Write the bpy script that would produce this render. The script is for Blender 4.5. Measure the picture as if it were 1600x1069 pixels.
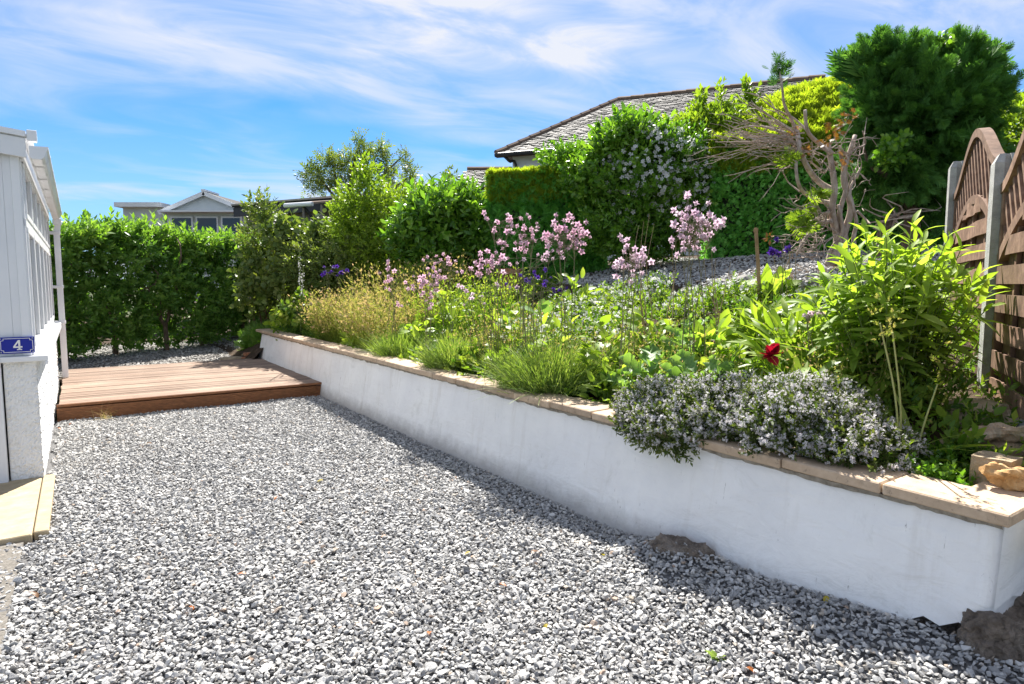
import bpy, bmesh, math, random
import numpy as np
from mathutils import Vector, Matrix

for o in list(bpy.data.objects):
    bpy.data.objects.remove(o)
SC = bpy.context.scene
COL = SC.collection
R = math.radians

# ------------------------------------------------------------------ camera
PITCH = math.atan(.0895)
cam_d = bpy.data.cameras.new('camera')
cam_d.sensor_width = 36.0
cam_d.lens = 22.5
cam_d.clip_start = .05
cam_d.clip_end = 2000
cam = bpy.data.objects.new('camera', cam_d)
COL.objects.link(cam)
cam.location = (0, 0, 1.5)
cam.rotation_euler = (R(90) - PITCH, 0, 0)
SC.camera = cam

# ------------------------------------------------------------------ sky and sun
SUN_EL, SUN_AZ = R(49), R(-3)          # azimuth measured from +Y towards +X
w = bpy.data.worlds.new('World')
SC.world = w
w.use_nodes = True
nt = w.node_tree
nt.nodes.clear()
N = nt.nodes.new
L = nt.links.new
out = N('ShaderNodeOutputWorld')
bg = N('ShaderNodeBackground')
bg.inputs[1].default_value = .054
sky = N('ShaderNodeTexSky')
sky.sky_type = 'NISHITA'
sky.sun_disc = False
sky.sun_elevation = SUN_EL
sky.sun_rotation = SUN_AZ
sky.altitude = 50
sky.air_density = 1.0
sky.dust_density = .1
sky.ozone_density = 3.0
geo = N('ShaderNodeTexCoord')
sep = N('ShaderNodeSeparateXYZ')
L(geo.outputs['Generated'], sep.inputs[0])
def M(op, a, b=None, c=None, tree=nt):
    n = tree.nodes.new('ShaderNodeMath')
    n.operation = op
    for i, v in enumerate((a, b, c)):
        if v is None: continue
        if isinstance(v, (int, float)): n.inputs[i].default_value = v
        else: tree.links.new(v, n.inputs[i])
    return n.outputs[0]
zz = M('ADD', M('MAXIMUM', sep.outputs[2], 0.0), .16)
comb = N('ShaderNodeCombineXYZ')
L(M('DIVIDE', sep.outputs[0], zz), comb.inputs[0])
L(M('DIVIDE', sep.outputs[1], zz), comb.inputs[1])
def cloud(rot, scl, nscale, detail, rough, dist, off):
    mp = N('ShaderNodeMapping')
    mp.vector_type = 'TEXTURE'
    mp.inputs['Rotation'].default_value = (0, 0, rot)
    mp.inputs['Scale'].default_value = scl
    mp.inputs['Location'].default_value = off
    L(comb.outputs[0], mp.inputs[0])
    n = N('ShaderNodeTexNoise')
    n.inputs['Scale'].default_value = nscale
    n.inputs['Detail'].default_value = detail
    n.inputs['Roughness'].default_value = rough
    n.inputs['Distortion'].default_value = dist
    L(mp.outputs[0], n.inputs['Vector'])
    return n.outputs[0]
def ramp(fac, stops, tree=nt, interp='EASE'):
    n = tree.nodes.new('ShaderNodeValToRGB')
    n.color_ramp.interpolation = interp
    e = n.color_ramp.elements
    while len(e) < len(stops): e.new(.5)
    for i, (p, c) in enumerate(stops):
        e[i].position = p
        e[i].color = c if len(c) == 4 else (*c, 1)
    if isinstance(fac, (int, float)): n.inputs[0].default_value = fac
    else: tree.links.new(fac, n.inputs[0])
    return n.outputs[0]
G = lambda v: (v, v, v)
CO1, CO3 = (21.1, .9, 0), (15.3, 1.4, 0)
c1 = ramp(cloud(R(24), (2.4, .85, 1), 1.0, 4, .45, .5, CO1), [(.33, G(0)), (.66, G(1))])
c2 = ramp(cloud(R(30), (1.8, .8, 1), 2.2, 8, .58, 1.4, (4.1, 1.2, 0)), [(.30, G(.42)), (.68, G(1))])
c3 = ramp(cloud(R(10), (1.6, 1.2, 1), .9, 3, .5, .5, CO3), [(.34, G(.0)), (.62, G(1))])
cf = M('MULTIPLY', M('ADD', M('MULTIPLY', c1, .85), M('MULTIPLY', c3, .55)), c2)
hz = M('MULTIPLY', M('SUBTRACT', 1.0, M('MINIMUM', M('DIVIDE', M('MAXIMUM', sep.outputs[2], 0.0), .30), 1.0)), .56)
cf = M('MINIMUM', M('MAXIMUM', M('MULTIPLY_ADD', cf, .98, .02), hz), .97)
tint = N('ShaderNodeMixRGB')
tint.blend_type = 'MULTIPLY'
tint.inputs[0].default_value = 1
tint.inputs[2].default_value = (.19, .585, .95, 1)
L(sky.outputs[0], tint.inputs[1])
ctone = N('ShaderNodeMixRGB')
L(cf, ctone.inputs[0])
ctone.inputs[1].default_value = (3.8, 4.6, 5.8, 1)
ctone.inputs[2].default_value = (5.15, 5.3, 5.75, 1)
mx = N('ShaderNodeMixRGB')
L(cf, mx.inputs[0])
L(tint.outputs[0], mx.inputs[1])
L(ctone.outputs[0], mx.inputs[2])
L(mx.outputs[0], bg.inputs[0])
L(bg.outputs[0], out.inputs[0])

sd = bpy.data.lights.new('sun', 'SUN')
sd.energy = 4.8
sd.angle = R(.55)
sd.color = (1, .955, .88)
sun = bpy.data.objects.new('sun', sd)
COL.objects.link(sun)
sun.location = (0, 8, 20)
to_sun = Vector((math.sin(SUN_AZ) * math.cos(SUN_EL), math.cos(SUN_AZ) * math.cos(SUN_EL), math.sin(SUN_EL)))
sun.rotation_euler = to_sun.to_track_quat('Z', 'Y').to_euler()

vs = SC.view_settings
vs.view_transform = 'Standard'
vs.look = 'None'
vs.gamma = 1
vs.exposure = 1.65
vs.use_curve_mapping = False
SC.cycles.use_denoising = True
SC.render.filter_size = .9
SC.cycles.max_bounces = 8
SC.cycles.diffuse_bounces = 4
SC.cycles.transparent_max_bounces = 6
SC.cycles.sample_clamp_indirect = 6

# ------------------------------------------------------------------ helpers
rng = np.random.default_rng(7)
PC, PS = math.cos(PITCH), math.sin(PITCH)
def at(px, py, Y):                      # survey helper: a sight line of the photograph, taken at its real distance
    u, v = (px - 800) / 1000, (534.5 - py) / 1000
    d = (u, PC + v * PS, v * PC - PS)
    t = Y / d[1]
    return np.array((d[0] * t, Y, 1.5 + d[2] * t))

# garden frame: s runs along the white retaining wall, p at right angles to it into the bed
W0 = np.array((.59, 4.03)); UU = np.array((-.5609, .8279)); NN = np.array((.8279, .5609))
def W(s, p, z=0.):
    q = W0 + s * UU + p * NN
    return np.array((q[0], q[1], z))
def SP(x, y):
    dx, dy = x - W0[0], y - W0[1]
    return dx * UU[0] + dy * UU[1], dx * NN[0] + dy * NN[1]
def sstep(a, b, x):
    t = np.clip((x - a) / (b - a), 0, 1)
    return t * t * (3 - 2 * t)
def lump(P, f=1.0, seed=0.0):           # cheap smooth noise, about -1..1
    P = np.asarray(P, float) * f
    x, y, z = P[..., 0], P[..., 1], P[..., 2]
    return (np.sin(x * 1.7 + y * 1.1 + seed) * np.cos(z * 1.9 - x * .6 + seed * 2.1) * .5
            + np.sin(y * 3.3 - z * 2.7 + seed * 1.3 + x) * .3 + np.sin(x * 5.9 + z * 4.7 + y * 2.2 + seed * .7) * .2)
def terrain(x, y):
    s, p = SP(np.asarray(x, float), np.asarray(y, float))
    bed = np.interp(p, [.1, .4, 1.6, 3.3, 5, 9, 30, 200], [.57, .60, .92, 1.50, 1.85, 2.2, 3.2, 4])
    far = np.interp(p, [-40, -.2, 1.2, 4, 9, 30, 200], [.10, .12, .45, 1.2, 1.9, 3.0, 4])
    k = sstep(8.8, 11.5, s)
    low = .10 * sstep(8.6, 9.6, s) + .0 * x
    z = np.where(p > .1, bed * (1 - k) + far * k, np.where(s > 8.6, low * (1 - k) + far * k, 0.))
    return z + .03 * np.sin(x * 2.3 + y) * np.sin(y * 1.9) * (p > .3)
def ground_hit(px, py):
    u, v = (px - 800) / 1000, (534.5 - py) / 1000
    d = np.array((u, PC + v * PS, v * PC - PS))
    t = np.linspace(1.5, 30, 3000)
    z = 1.5 + d[2] * t
    h = terrain(d[0] * t, d[1] * t)
    i = np.argmax(z < h)
    if z[i] >= h[i]: i = len(t) - 1
    return np.array((d[0] * t[i], d[1] * t[i], float(h[i])))

def arr(v): return np.asarray(v, dtype=np.float32).reshape(-1, 3)
def make_mesh(name, V, F, mat=None, tint=None, smooth=False):
    me = bpy.data.meshes.new(name)
    V = arr(V)
    if isinstance(F, np.ndarray):
        nf, k = F.shape
        me.vertices.add(len(V)); me.vertices.foreach_set('co', V.ravel())
        me.loops.add(nf * k); me.loops.foreach_set('vertex_index', F.astype(np.int32).ravel())
        me.polygons.add(nf); me.polygons.foreach_set('loop_start', np.arange(0, nf * k, k, dtype=np.int32))
        me.update(calc_edges=True)
    else:
        me.from_pydata(V.tolist(), [], F)
        me.update()
    if tint is not None:
        a = me.attributes.new('tint', 'FLOAT_COLOR', 'POINT')
        t = np.ones((len(V), 4), np.float32); t[:, :tint.shape[1]] = tint
        a.data.foreach_set('color', t.ravel())
    if smooth:
        me.polygons.foreach_set('use_smooth', np.ones(len(me.polygons), bool))
    if mat: me.materials.append(mat)
    return me
def tag(o, label=None, cat=None, group=None, kind=None):
    if label: o['label'] = label
    if cat: o['category'] = cat
    if group: o['group'] = group
    if kind: o['kind'] = kind
    return o
def thing(name, label, cat, loc, group=None):
    o = bpy.data.objects.new(name, None)
    COL.objects.link(o)
    o.empty_display_size = .1
    o.location = [float(v) for v in loc]
    return tag(o, label, cat, group)
def worldloc(o):
    v = Vector(o.location)
    while o.parent: o = o.parent; v = v + Vector(o.location)
    return np.array(v)
def part(root, name, V, F, mat, tint=None, smooth=False, kind=None, label=None):
    """mesh object in world coordinates; child of root when root is given (roots are never rotated)"""
    V = arr(V)
    if root is not None: V = V - worldloc(root).astype(np.float32)
    o = bpy.data.objects.new(name, make_mesh(name, V, F, mat, tint, smooth))
    COL.objects.link(o)
    if root is not None: o.parent = root
    if kind: o['kind'] = kind
    if label: o['label'] = label
    return o
def inst(root, name, me, pos, rot=None, scale=1.0, label=None):
    """object sharing mesh data, placed at a world position under root; rot is a Matrix or Euler"""
    o = bpy.data.objects.new(name, me)
    COL.objects.link(o)
    o.parent = root
    m = Matrix.Translation(Vector([float(v) for v in (np.asarray(pos, float) - (worldloc(root) if root is not None else 0))]))
    if rot is not None: m = m @ rot.to_4x4()
    sc = scale if hasattr(scale, '__len__') else (scale,) * 3
    m = m @ Matrix.Diagonal((*[float(v) for v in sc], 1))
    o.matrix_basis = m
    if label: o['label'] = label
    return o
class MB:                                # mesh collector for boxes, tubes and sweeps
    def __init__(s): s.V = []; s.F = []; s.n = 0
    def add(s, V, F):
        V = arr(V)
        s.V.append(V); s.F += [tuple(i + s.n for i in f) for f in F]; s.n += len(V)
        return s
    def box(s, o, ax, ay, az, bev=0.0):  # corner o and three edge vectors
        o, ax, ay, az = map(np.asarray, (o, ax, ay, az))
        if bev:
            c = o + (ax + ay + az) / 2
            V, F = bevel_box(np.linalg.norm(ax), np.linalg.norm(ay), np.linalg.norm(az), bev)
            B = np.array([ax / np.linalg.norm(ax), ay / np.linalg.norm(ay), az / np.linalg.norm(az)])
            return s.add(V @ B + c, F)
        V = [o, o + ax, o + ax + ay, o + ay, o + az, o + ax + az, o + ax + ay + az, o + ay + az]
        return s.add(V, [(0, 3, 2, 1), (4, 5, 6, 7), (0, 1, 5, 4), (1, 2, 6, 5), (2, 3, 7, 6), (3, 0, 4, 7)])
    def tube(s, P, r, k=6, cap=True):
        V, F = tube(P, r, k, cap)
        return s.add(V, F)
    def build(s, root, name, mat, **kw):
        return part(root, name, np.concatenate(s.V), s.F, mat, **kw)
def bevel_box(lx, ly, lz, b):
    bm = bmesh.new()
    bmesh.ops.create_cube(bm, size=1)
    for v in bm.verts: v.co = (v.co.x * lx, v.co.y * ly, v.co.z * lz)
    bmesh.ops.bevel(bm, geom=bm.edges[:], offset=b, segments=1, affect='EDGES', profile=.5)
    bm.verts.index_update()
    V = np.array([v.co[:] for v in bm.verts]); F = [tuple(v.index for v in f.verts) for f in bm.faces]
    bm.free()
    return V, F
def tube(P, r, k=6, cap=True):
    P = np.asarray(P, float); n = len(P)
    r = np.full(n, r) if np.isscalar(r) else np.asarray(r, float)
    T = np.gradient(P, axis=0); T /= np.linalg.norm(T, axis=1)[:, None] + 1e-9
    ref = np.array((0, 0, 1.)) if abs(T[0][2]) < .9 else np.array((1., 0, 0))
    V = []
    a = np.arange(k) * 2 * np.pi / k
    X = np.cross(ref, T[0]); X /= np.linalg.norm(X)
    for i in range(n):
        X = X - T[i] * X.dot(T[i]); X /= np.linalg.norm(X) + 1e-9
        Y = np.cross(T[i], X)
        V.append(P[i] + r[i] * (np.cos(a)[:, None] * X + np.sin(a)[:, None] * Y))
    V = np.concatenate(V)
    F = [(i * k + j, i * k + (j + 1) % k, (i + 1) * k + (j + 1) % k, (i + 1) * k + j) for i in range(n - 1) for j in range(k)]
    if cap: F += [tuple(range(k))[::-1], tuple((n - 1) * k + j for j in range(k))]
    return V, F
def spline(P, n=20):
    P = np.asarray(P, float)
    Q = np.vstack([2 * P[0] - P[1], P, 2 * P[-1] - P[-2]])
    o = []
    m = len(P) - 1
    for t in np.linspace(0, m - 1e-6, n):
        i = int(t); f = t - i
        a, b, c, d = Q[i:i + 4]
        o.append(.5 * (2 * b + (c - a) * f + (2 * a - 5 * b + 4 * c - d) * f * f + (3 * b - a - 3 * c + d) * f ** 3))
    return np.array(o)

# ------------------------------------------------------------------ materials
def newmat(name):
    m = bpy.data.materials.new(name)
    m.use_nodes = True
    t = m.node_tree
    t.nodes.clear()
    o = t.nodes.new('ShaderNodeOutputMaterial')
    b = t.nodes.new('ShaderNodeBsdfPrincipled')
    t.links.new(b.outputs[0], o.inputs[0])
    return m, t, b, o
def nse(t, scale, detail=5, rough=.6, vec=None, stretch=None, dist=0):
    n = t.nodes.new('ShaderNodeTexNoise')
    n.inputs['Scale'].default_value = scale
    n.inputs['Detail'].default_value = detail
    n.inputs['Roughness'].default_value = rough
    n.inputs['Distortion'].default_value = dist
    if vec is None:
        vec = t.nodes.new('ShaderNodeTexCoord').outputs['Object']
    if stretch:
        mp = t.nodes.new('ShaderNodeMapping')
        mp.inputs['Scale'].default_value = stretch
        t.links.new(vec, mp.inputs[0]); vec = mp.outputs[0]
    t.links.new(vec, n.inputs['Vector'])
    return n.outputs[0]
def mixc(t, f, a, b, mode='MIX'):
    n = t.nodes.new('ShaderNodeMixRGB')
    n.blend_type = mode
    for i, v in ((0, f), (1, a), (2, b)):
        if isinstance(v, (int, float)): n.inputs[i].default_value = v
        elif isinstance(v, tuple): n.inputs[i].default_value = (*v[:3], 1)
        else: t.links.new(v, n.inputs[i])
    return n.outputs[0]
def bump(t, b, h, strength=.3, dist=.01):
    n = t.nodes.new('ShaderNodeBump')
    n.inputs['Strength'].default_value = strength
    n.inputs['Distance'].default_value = dist
    t.links.new(h, n.inputs['Height'])
    t.links.new(n.outputs[0], b.inputs['Normal'])
def setv(b, rough=.7, spec=.3, metal=0):
    b.inputs['Roughness'].default_value = rough
    b.inputs['Specular IOR Level'].default_value = spec
    b.inputs['Metallic'].default_value = metal
def surf(name, cols, scale=6, rough=.8, spec=.25, bstr=.25, bscale=60, bdist=.006, stretch=None, perobj=0, dirt=None, detail=7):
    """cols: list of (pos, rgb) for a noise ramp; perobj: brightness scatter between objects; dirt: (rgb, scale, lo, hi)"""
    m, t, b, o = newmat(name)
    setv(b, rough, spec)
    vec = t.nodes.new('ShaderNodeTexCoord').outputs['Object']
    info = None
    if perobj:
        info = t.nodes.new('ShaderNodeObjectInfo')
        va = t.nodes.new('ShaderNodeVectorMath'); va.operation = 'ADD'
        sc_ = t.nodes.new('ShaderNodeVectorMath'); sc_.operation = 'SCALE'
        sc_.inputs[0].default_value = (37, 19, 53)
        t.links.new(info.outputs['Random'], sc_.inputs['Scale'])
        t.links.new(vec, va.inputs[0]); t.links.new(sc_.outputs[0], va.inputs[1])
        vec = va.outputs[0]
    c = ramp(nse(t, scale, detail, .65, vec, stretch), cols, t, 'LINEAR')
    if perobj:
        k = M('MULTIPLY_ADD', info.outputs['Random'], perobj * 2, 1 - perobj, tree=t)
        cc = t.nodes.new('ShaderNodeCombineColor')
        for i in range(3): t.links.new(k, cc.inputs[i])
        c = mixc(t, 1.0, c, cc.outputs[0], 'MULTIPLY')
    if dirt:
        f = ramp(nse(t, dirt[1], 8, .7, vec), [(dirt[2], G(0)), (dirt[3], G(1))], t)
        c = mixc(t, f, c, dirt[0])
    t.links.new(c, b.inputs['Base Color'])
    if bstr: bump(t, b, nse(t, bscale, 6, .6, vec, stretch), bstr, bdist)
    return m
def leafmat(name, cols, trans=.42, rough=.45, spec=.35, tcol=(1.25, 1.3, .45), perobj=0):
    """cols ramp over the per-leaf tint; light passes through the blade"""
    m, t, b, o = newmat(name)
    setv(b, rough, spec)
    at_ = t.nodes.new('ShaderNodeAttribute'); at_.attribute_name = 'tint'
    vein = nse(t, 38, 4, .6)
    se = t.nodes.new('ShaderNodeSeparateColor')
    t.links.new(at_.outputs['Color'], se.inputs[0])
    f = se.outputs[0]
    if perobj:
        info = t.nodes.new('ShaderNodeObjectInfo')
        f = M('ADD', M('MULTIPLY', f, 1 - perobj, tree=t), M('MULTIPLY', info.outputs['Random'], perobj, tree=t), tree=t)
    n_ = len(cols)
    c = ramp(f, [(i / max(1, n_ - 1), c_) for i, c_ in enumerate(cols)], t, 'LINEAR')
    c = mixc(t, M('MULTIPLY', vein, .5, tree=t), c, mixc(t, 1.0, c, (.62, .66, .6), 'MULTIPLY'))
    t.links.new(c, b.inputs['Base Color'])
    tr = t.nodes.new('ShaderNodeBsdfTranslucent')
    t.links.new(mixc(t, 1.0, c, tcol, 'MULTIPLY'), tr.inputs[0])
    mi = t.nodes.new('ShaderNodeMixShader'); mi.inputs[0].default_value = trans
    t.links.new(b.outputs[0], mi.inputs[1]); t.links.new(tr.outputs[0], mi.inputs[2])
    t.links.new(mi.outputs[0], o.inputs[0])
    return m

# ------------------------------------------------------------------ leaf templates: y along the blade, x across, z its normal
def leaf2(w=.4, fold=.12, droop=0.0):
    V = np.array([(0, 0, 0), (w / 2, .45, fold * w), (0, 1, -droop), (-w / 2, .45, fold * w)])
    return V, np.array([(0, 1, 2), (0, 2, 3)])
def leafc(w=.35, fold=.15, droop=.25):   # curved blade with a folded midrib
    ys = [0, .22, .5, .78, 1.0]; ws = [.06, .75, 1, .62, 0]
    V, F = [], []
    for y, k in zip(ys, ws):
        z = -droop * y * y + .08 * y
        if k == 0: V += [(0, y, z)]
        else: V += [(-w / 2 * k, y, z + fold * w * k), (0, y, z), (w / 2 * k, y, z + fold * w * k)]
    for i in range(3):
        a = i * 3
        for q in ((a, a + 1, a + 4, a + 3), (a + 1, a + 2, a + 5, a + 4)):
            F += [(q[0], q[1], q[2]), (q[0], q[2], q[3])]
    F += [(9, 10, 12), (10, 11, 12)]
    return np.array(V, float), np.array(F)
def blade(bend=.3, w=.03, seg=3):        # grass blade / thin stem leaf
    V, F = [], []
    for i in range(seg + 1):
        t = i / seg
        k = w / 2 * (1 - t * .85)
        V += [(-k, t * (1 - .15 * bend * t), -bend * t * t), (k, t * (1 - .15 * bend * t), -bend * t * t)]
    for i in range(seg):
        a = i * 2
        F += [(a, a + 1, a + 3), (a, a + 3, a + 2)]
    return np.array(V, float), np.array(F)
def frames(d, n):
    d = d / (np.linalg.norm(d, axis=1)[:, None] + 1e-9)
    x = np.cross(d, n); x /= np.linalg.norm(x, axis=1)[:, None] + 1e-9
    return x, d, np.cross(x, d)
def place(T, F, pos, d, n, s, tint=None, ttint=None):
    """copies of template T,F at pos, along d, facing n, of size s; returns V, F, tint"""
    Nn, k = len(pos), len(T)
    x, y, z = frames(d, n)
    s = np.asarray(s, float)
    if s.ndim == 0: s = np.full(Nn, float(s))
    if s.ndim == 1: s = np.repeat(s[:, None], 3, 1)
    V = pos[:, None, :] + (T[None, :, 0, None] * s[:, None, 0:1]) * x[:, None, :] + (T[None, :, 1, None] * s[:, None, 1:2]) * y[:, None, :] + (T[None, :, 2, None] * s[:, None, 2:3]) * z[:, None, :]
    FF = (F[None] + (np.arange(Nn) * k)[:, None, None]).reshape(-1, F.shape[1])
    if tint is None: tint = rng.random(Nn)
    tt = np.repeat(tint, k).reshape(Nn, k)
    if ttint is not None: tt = np.clip(tt * .55 + ttint[None] * .45, 0, 1)
    tc = np.stack([tt, np.broadcast_to(T[None, :, 1], (Nn, k)), tt], -1).reshape(-1, 3)
    return V.reshape(-1, 3), FF, tc
def rnd_dir(n, up=0.0, r=None):
    r = r or rng
    d = r.normal(size=(n, 3)); d /= np.linalg.norm(d, axis=1)[:, None]
    d[:, 2] += up
    return d / (np.linalg.norm(d, axis=1)[:, None] + 1e-9)
def perp(d, r=None):
    q = rnd_dir(len(d), 0, r)
    q -= d * (q * d).sum(1)[:, None]
    return q / (np.linalg.norm(q, axis=1)[:, None] + 1e-9)
def shoot(m=9, ll=.4, lw=.4, spread=55, start=.15, seed=0, tpl=None, droop=.0, fold=.15, flat=False):
    """a leafy twig along +y of length 1, its leaves set in a spiral (or two ranks when flat)"""
    r = np.random.default_rng(seed)
    T, F = tpl if tpl else leaf2(lw, fold, droop)
    t = np.linspace(start, 1, m)
    a = np.arange(m) * (math.pi if flat else 2.4) + r.normal(0, .25, m)
    sp = np.radians(spread * (1 - .45 * t) + r.normal(0, 9, m))
    rad = np.stack([np.cos(a), 0 * a, np.sin(a) * (.25 if flat else 1)], 1)
    rad /= np.linalg.norm(rad, axis=1)[:, None]
    ax = np.array((0, 1., 0))
    d = rad * np.sin(sp)[:, None] + ax * np.cos(sp)[:, None]
    n = ax * np.sin(sp)[:, None] - rad * np.cos(sp)[:, None]
    if flat: n = np.tile((0, 0, 1.), (m, 1)) + .3 * r.normal(size=(m, 3))
    pos = np.stack([0 * t, t, 0 * t], 1)
    V, FF, tc = place(T, F, pos, d, n, ll * (.75 + .4 * r.random(m)), r.random(m))
    return V, FF, tc[:, 0]
def feather(seed=0, m=9, w=.075):         # flat branching conifer spray
    r = np.random.default_rng(seed)
    V, F = [], []
    def strip(a, b, k):
        a, b = np.array(a), np.array(b); d = b - a
        q = np.array((-d[1], d[0], 0)); q = q / np.linalg.norm(q) * k
        n = len(V)
        V.extend([a, a + d * .45 + q, b, a + d * .45 - q]); F.extend([(n, n + 1, n + 2), (n, n + 2, n + 3)])
    strip((0, 0, 0), (0, 1, -.1), w * .5)
    for i in range(m):
        t = .12 + .8 * i / m
        ln = (.62 * (1 - t) + .14) * r.uniform(.8, 1.15)
        for sx in (-1, 1):
            an = R(r.uniform(30, 48))
            b = (sx * ln * math.sin(an), t + ln * math.cos(an), -.1 * t + r.uniform(-.06, .06))
            strip((0, t, -.1 * t), b, w * .42)
    return np.array(V), np.array(F), r.random(len(V) // 4).repeat(4)
def scatter(tpls, pos, d, n, s, tint=None):
    """several template variants dealt out over the positions"""
    Vs, Fs, Ts, off = [], [], [], 0
    k = rng.integers(0, len(tpls), len(pos))
    if np.isscalar(s): s = np.full(len(pos), float(s))
    if tint is None: tint = rng.random(len(pos))
    for i, tp in enumerate(tpls):
        m = k == i
        if not m.any(): continue
        V, F, t = place(tp[0], tp[1], pos[m], d[m], n[m], s[m], tint[m], tp[2] if len(tp) > 2 else None)
        Vs.append(V); Fs.append(F + off); Ts.append(t); off += len(V)
    return np.concatenate(Vs), np.concatenate(Fs), np.concatenate(Ts)
def join(*sets):
    Vs, Fs, Ts, off = [], [], [], 0
    for V, F, t in sets:
        Vs.append(V); Fs.append(F + off); Ts.append(t); off += len(V)
    return np.concatenate(Vs), np.concatenate(Fs), np.concatenate(Ts)

# ================================================================== SETTING
def on_s(px, py, s0):                    # where a sight line meets the plane s = s0
    u, v = (px - 800) / 1000, (534.5 - py) / 1000
    d = np.array((u, PC + v * PS, v * PC - PS))
    t = (s0 + W0 @ UU) / (d[:2] @ UU)
    P = d * t
    return SP(P[0], P[1])[1], 1.5 + P[2]

M_soil = surf('soil', [(.3, (.035, .024, .016)), (.6, (.075, .052, .035)), (.8, (.13, .10, .075))], 9, .95, .1, .7, 40, .03)
M_sub = surf('gravel_bed', [(.3, (.10, .10, .105)), (.7, (.22, .215, .21))], 60, .95, .1, .8, 120, .02)
M_hill = surf('hillside', [(.3, (.05, .06, .03)), (.7, (.09, .10, .05))], 3, .95, .1, .5, 20, .05)

def sheet(name, P, nu, nv, mat):
    F = [(i * nv + j, (i + 1) * nv + j, (i + 1) * nv + j + 1, i * nv + j + 1) for i in range(nu - 1) for j in range(nv - 1)]
    return tag(part(None, name, P, F, mat, smooth=True), kind='structure')
E_ = 600
part(None, 'ground', [(-E_, -E_, -.06), (E_, -E_, -.06), (E_, E_, -.06), (-E_, E_, -.06)], [(0, 1, 2, 3)], M_hill)['kind'] = 'structure'
# rising ground of the planted bed and the terrace behind it
ss = np.concatenate([np.linspace(-1.96, 12, 100), np.linspace(12.5, 45, 30)]); pp = np.concatenate([np.linspace(.12, 6, 60), np.linspace(6.4, 60, 30)])
Sg, Pg = np.meshgrid(ss, pp, indexing='ij')
X = W0[0] + Sg * UU[0] + Pg * NN[0]; Y = W0[1] + Sg * UU[1] + Pg * NN[1]
Z = terrain(X, Y) + .012 * np.sin(X * 17) * np.cos(Y * 13 + X * 5)
sheet('garden_bed_ground', np.stack([X, Y, Z], -1).reshape(-1, 3), len(ss), len(pp), M_soil)
# ground past the fence
ss = np.linspace(-30, -1.97, 60); pp = np.concatenate([np.linspace(-.2, 2.4, 40), np.linspace(2.6, 40, 24)])
Sg, Pg = np.meshgrid(ss, pp, indexing='ij')
X = W0[0] + Sg * UU[0] + Pg * NN[0]; Y = W0[1] + Sg * UU[1] + Pg * NN[1]
sheet('hillside_ground', np.stack([X, Y, (terrain(X, Y) - .05) * sstep(.0, .9, Pg) - .03], -1).reshape(-1, 3), len(ss), len(pp), M_hill)
# gravel strip level behind the deck
ss = np.linspace(8.9, 30, 50); pp = np.linspace(-25, .13, 50)
Sg, Pg = np.meshgrid(ss, pp, indexing='ij')
X = W0[0] + Sg * UU[0] + Pg * NN[0]; Y = W0[1] + Sg * UU[1] + Pg * NN[1]
sheet('back_ground', np.stack([X, Y, terrain(X, Y) - .012], -1).reshape(-1, 3), len(ss), len(pp), M_soil)

def drive_z(s, p):
    k = np.interp(s, [-2.6, -1.9, -1.1, -.3, 0], [.20, .17, .09, .015, 0])
    z = k * sstep(-1.0, -.08, p) + .012 * np.sin(s * 2.1 + p * 3.) * np.sin(p * 2.2 + .5)
    r = np.hypot((s + .78) / .34, (p + .20) / .24)          # low heap against the wall
    return z + .075 * np.exp(-r * r * 1.4)
ss = np.linspace(-6, 5.7, 90); pp = np.linspace(-7, .05, 60)
Sg, Pg = np.meshgrid(ss, pp, indexing='ij')
X = W0[0] + Sg * UU[0] + Pg * NN[0]; Y = W0[1] + Sg * UU[1] + Pg * NN[1]
sheet('driveway', np.stack([X, Y, drive_z(Sg, Pg) - .016], -1).reshape(-1, 3), len(ss), len(pp), M_sub)

# ------------------------------------------------------------------ gravel: real chips, dealt out over the ground
def chip(seed, flat=.5, mat=None):
    r = np.random.default_rng(seed)
    bm = bmesh.new()
    n = 13
    v = r.normal(size=(n, 3)); v /= np.linalg.norm(v, axis=1)[:, None]
    v *= np.array((.5, r.uniform(.32, .44), .5 * flat * r.uniform(.8, 1.2))) * r.uniform(.82, 1.05, (n, 1))
    for c in v: bm.verts.new(c)
    res = bmesh.ops.convex_hull(bm, input=bm.verts[:])
    bmesh.ops.delete(bm, geom=[g for g in res['geom_interior'] if isinstance(g, bmesh.types.BMVert)], context='VERTS')
    bmesh.ops.bevel(bm, geom=bm.edges[:], offset=.018, segments=1, affect='EDGES')
    me = bpy.data.meshes.new('chip')
    bm.to_mesh(me); bm.free()
    me.materials.append(mat)
    return me
def chip_mat(name, cols, rough=.8):
    m, t, b, o = newmat(name)
    setv(b, rough, .25)
    info = t.nodes.new('ShaderNodeObjectInfo')
    c = ramp(info.outputs['Random'], cols, t, 'LINEAR')
    v = t.nodes.new('ShaderNodeTexCoord').outputs['Object']
    f = nse(t, 3.5, 5, .7, v)
    c = mixc(t, M('MULTIPLY', f, .75, tree=t), c, mixc(t, .5, c, (.52, .51, .49)))
    t.links.new(c, b.inputs['Base Color'])
    bump(t, b, nse(t, 9, 5, .7, v), .35, .05)
    return m
M_chip = chip_mat('limestone_chip', [(0, (.14, .14, .145)), (.18, (.23, .228, .23)), (.45, (.35, .346, .34)), (.75, (.46, .45, .435)), (.95, (.60, .59, .57)), (.99, (.44, .37, .29)), (1, (.32, .20, .13))])
M_chip2 = chip_mat('slate_chip', [(0, (.07, .065, .06)), (.4, (.20, .185, .17)), (.75, (.36, .34, .31)), (1, (.5, .48, .44))])
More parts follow.
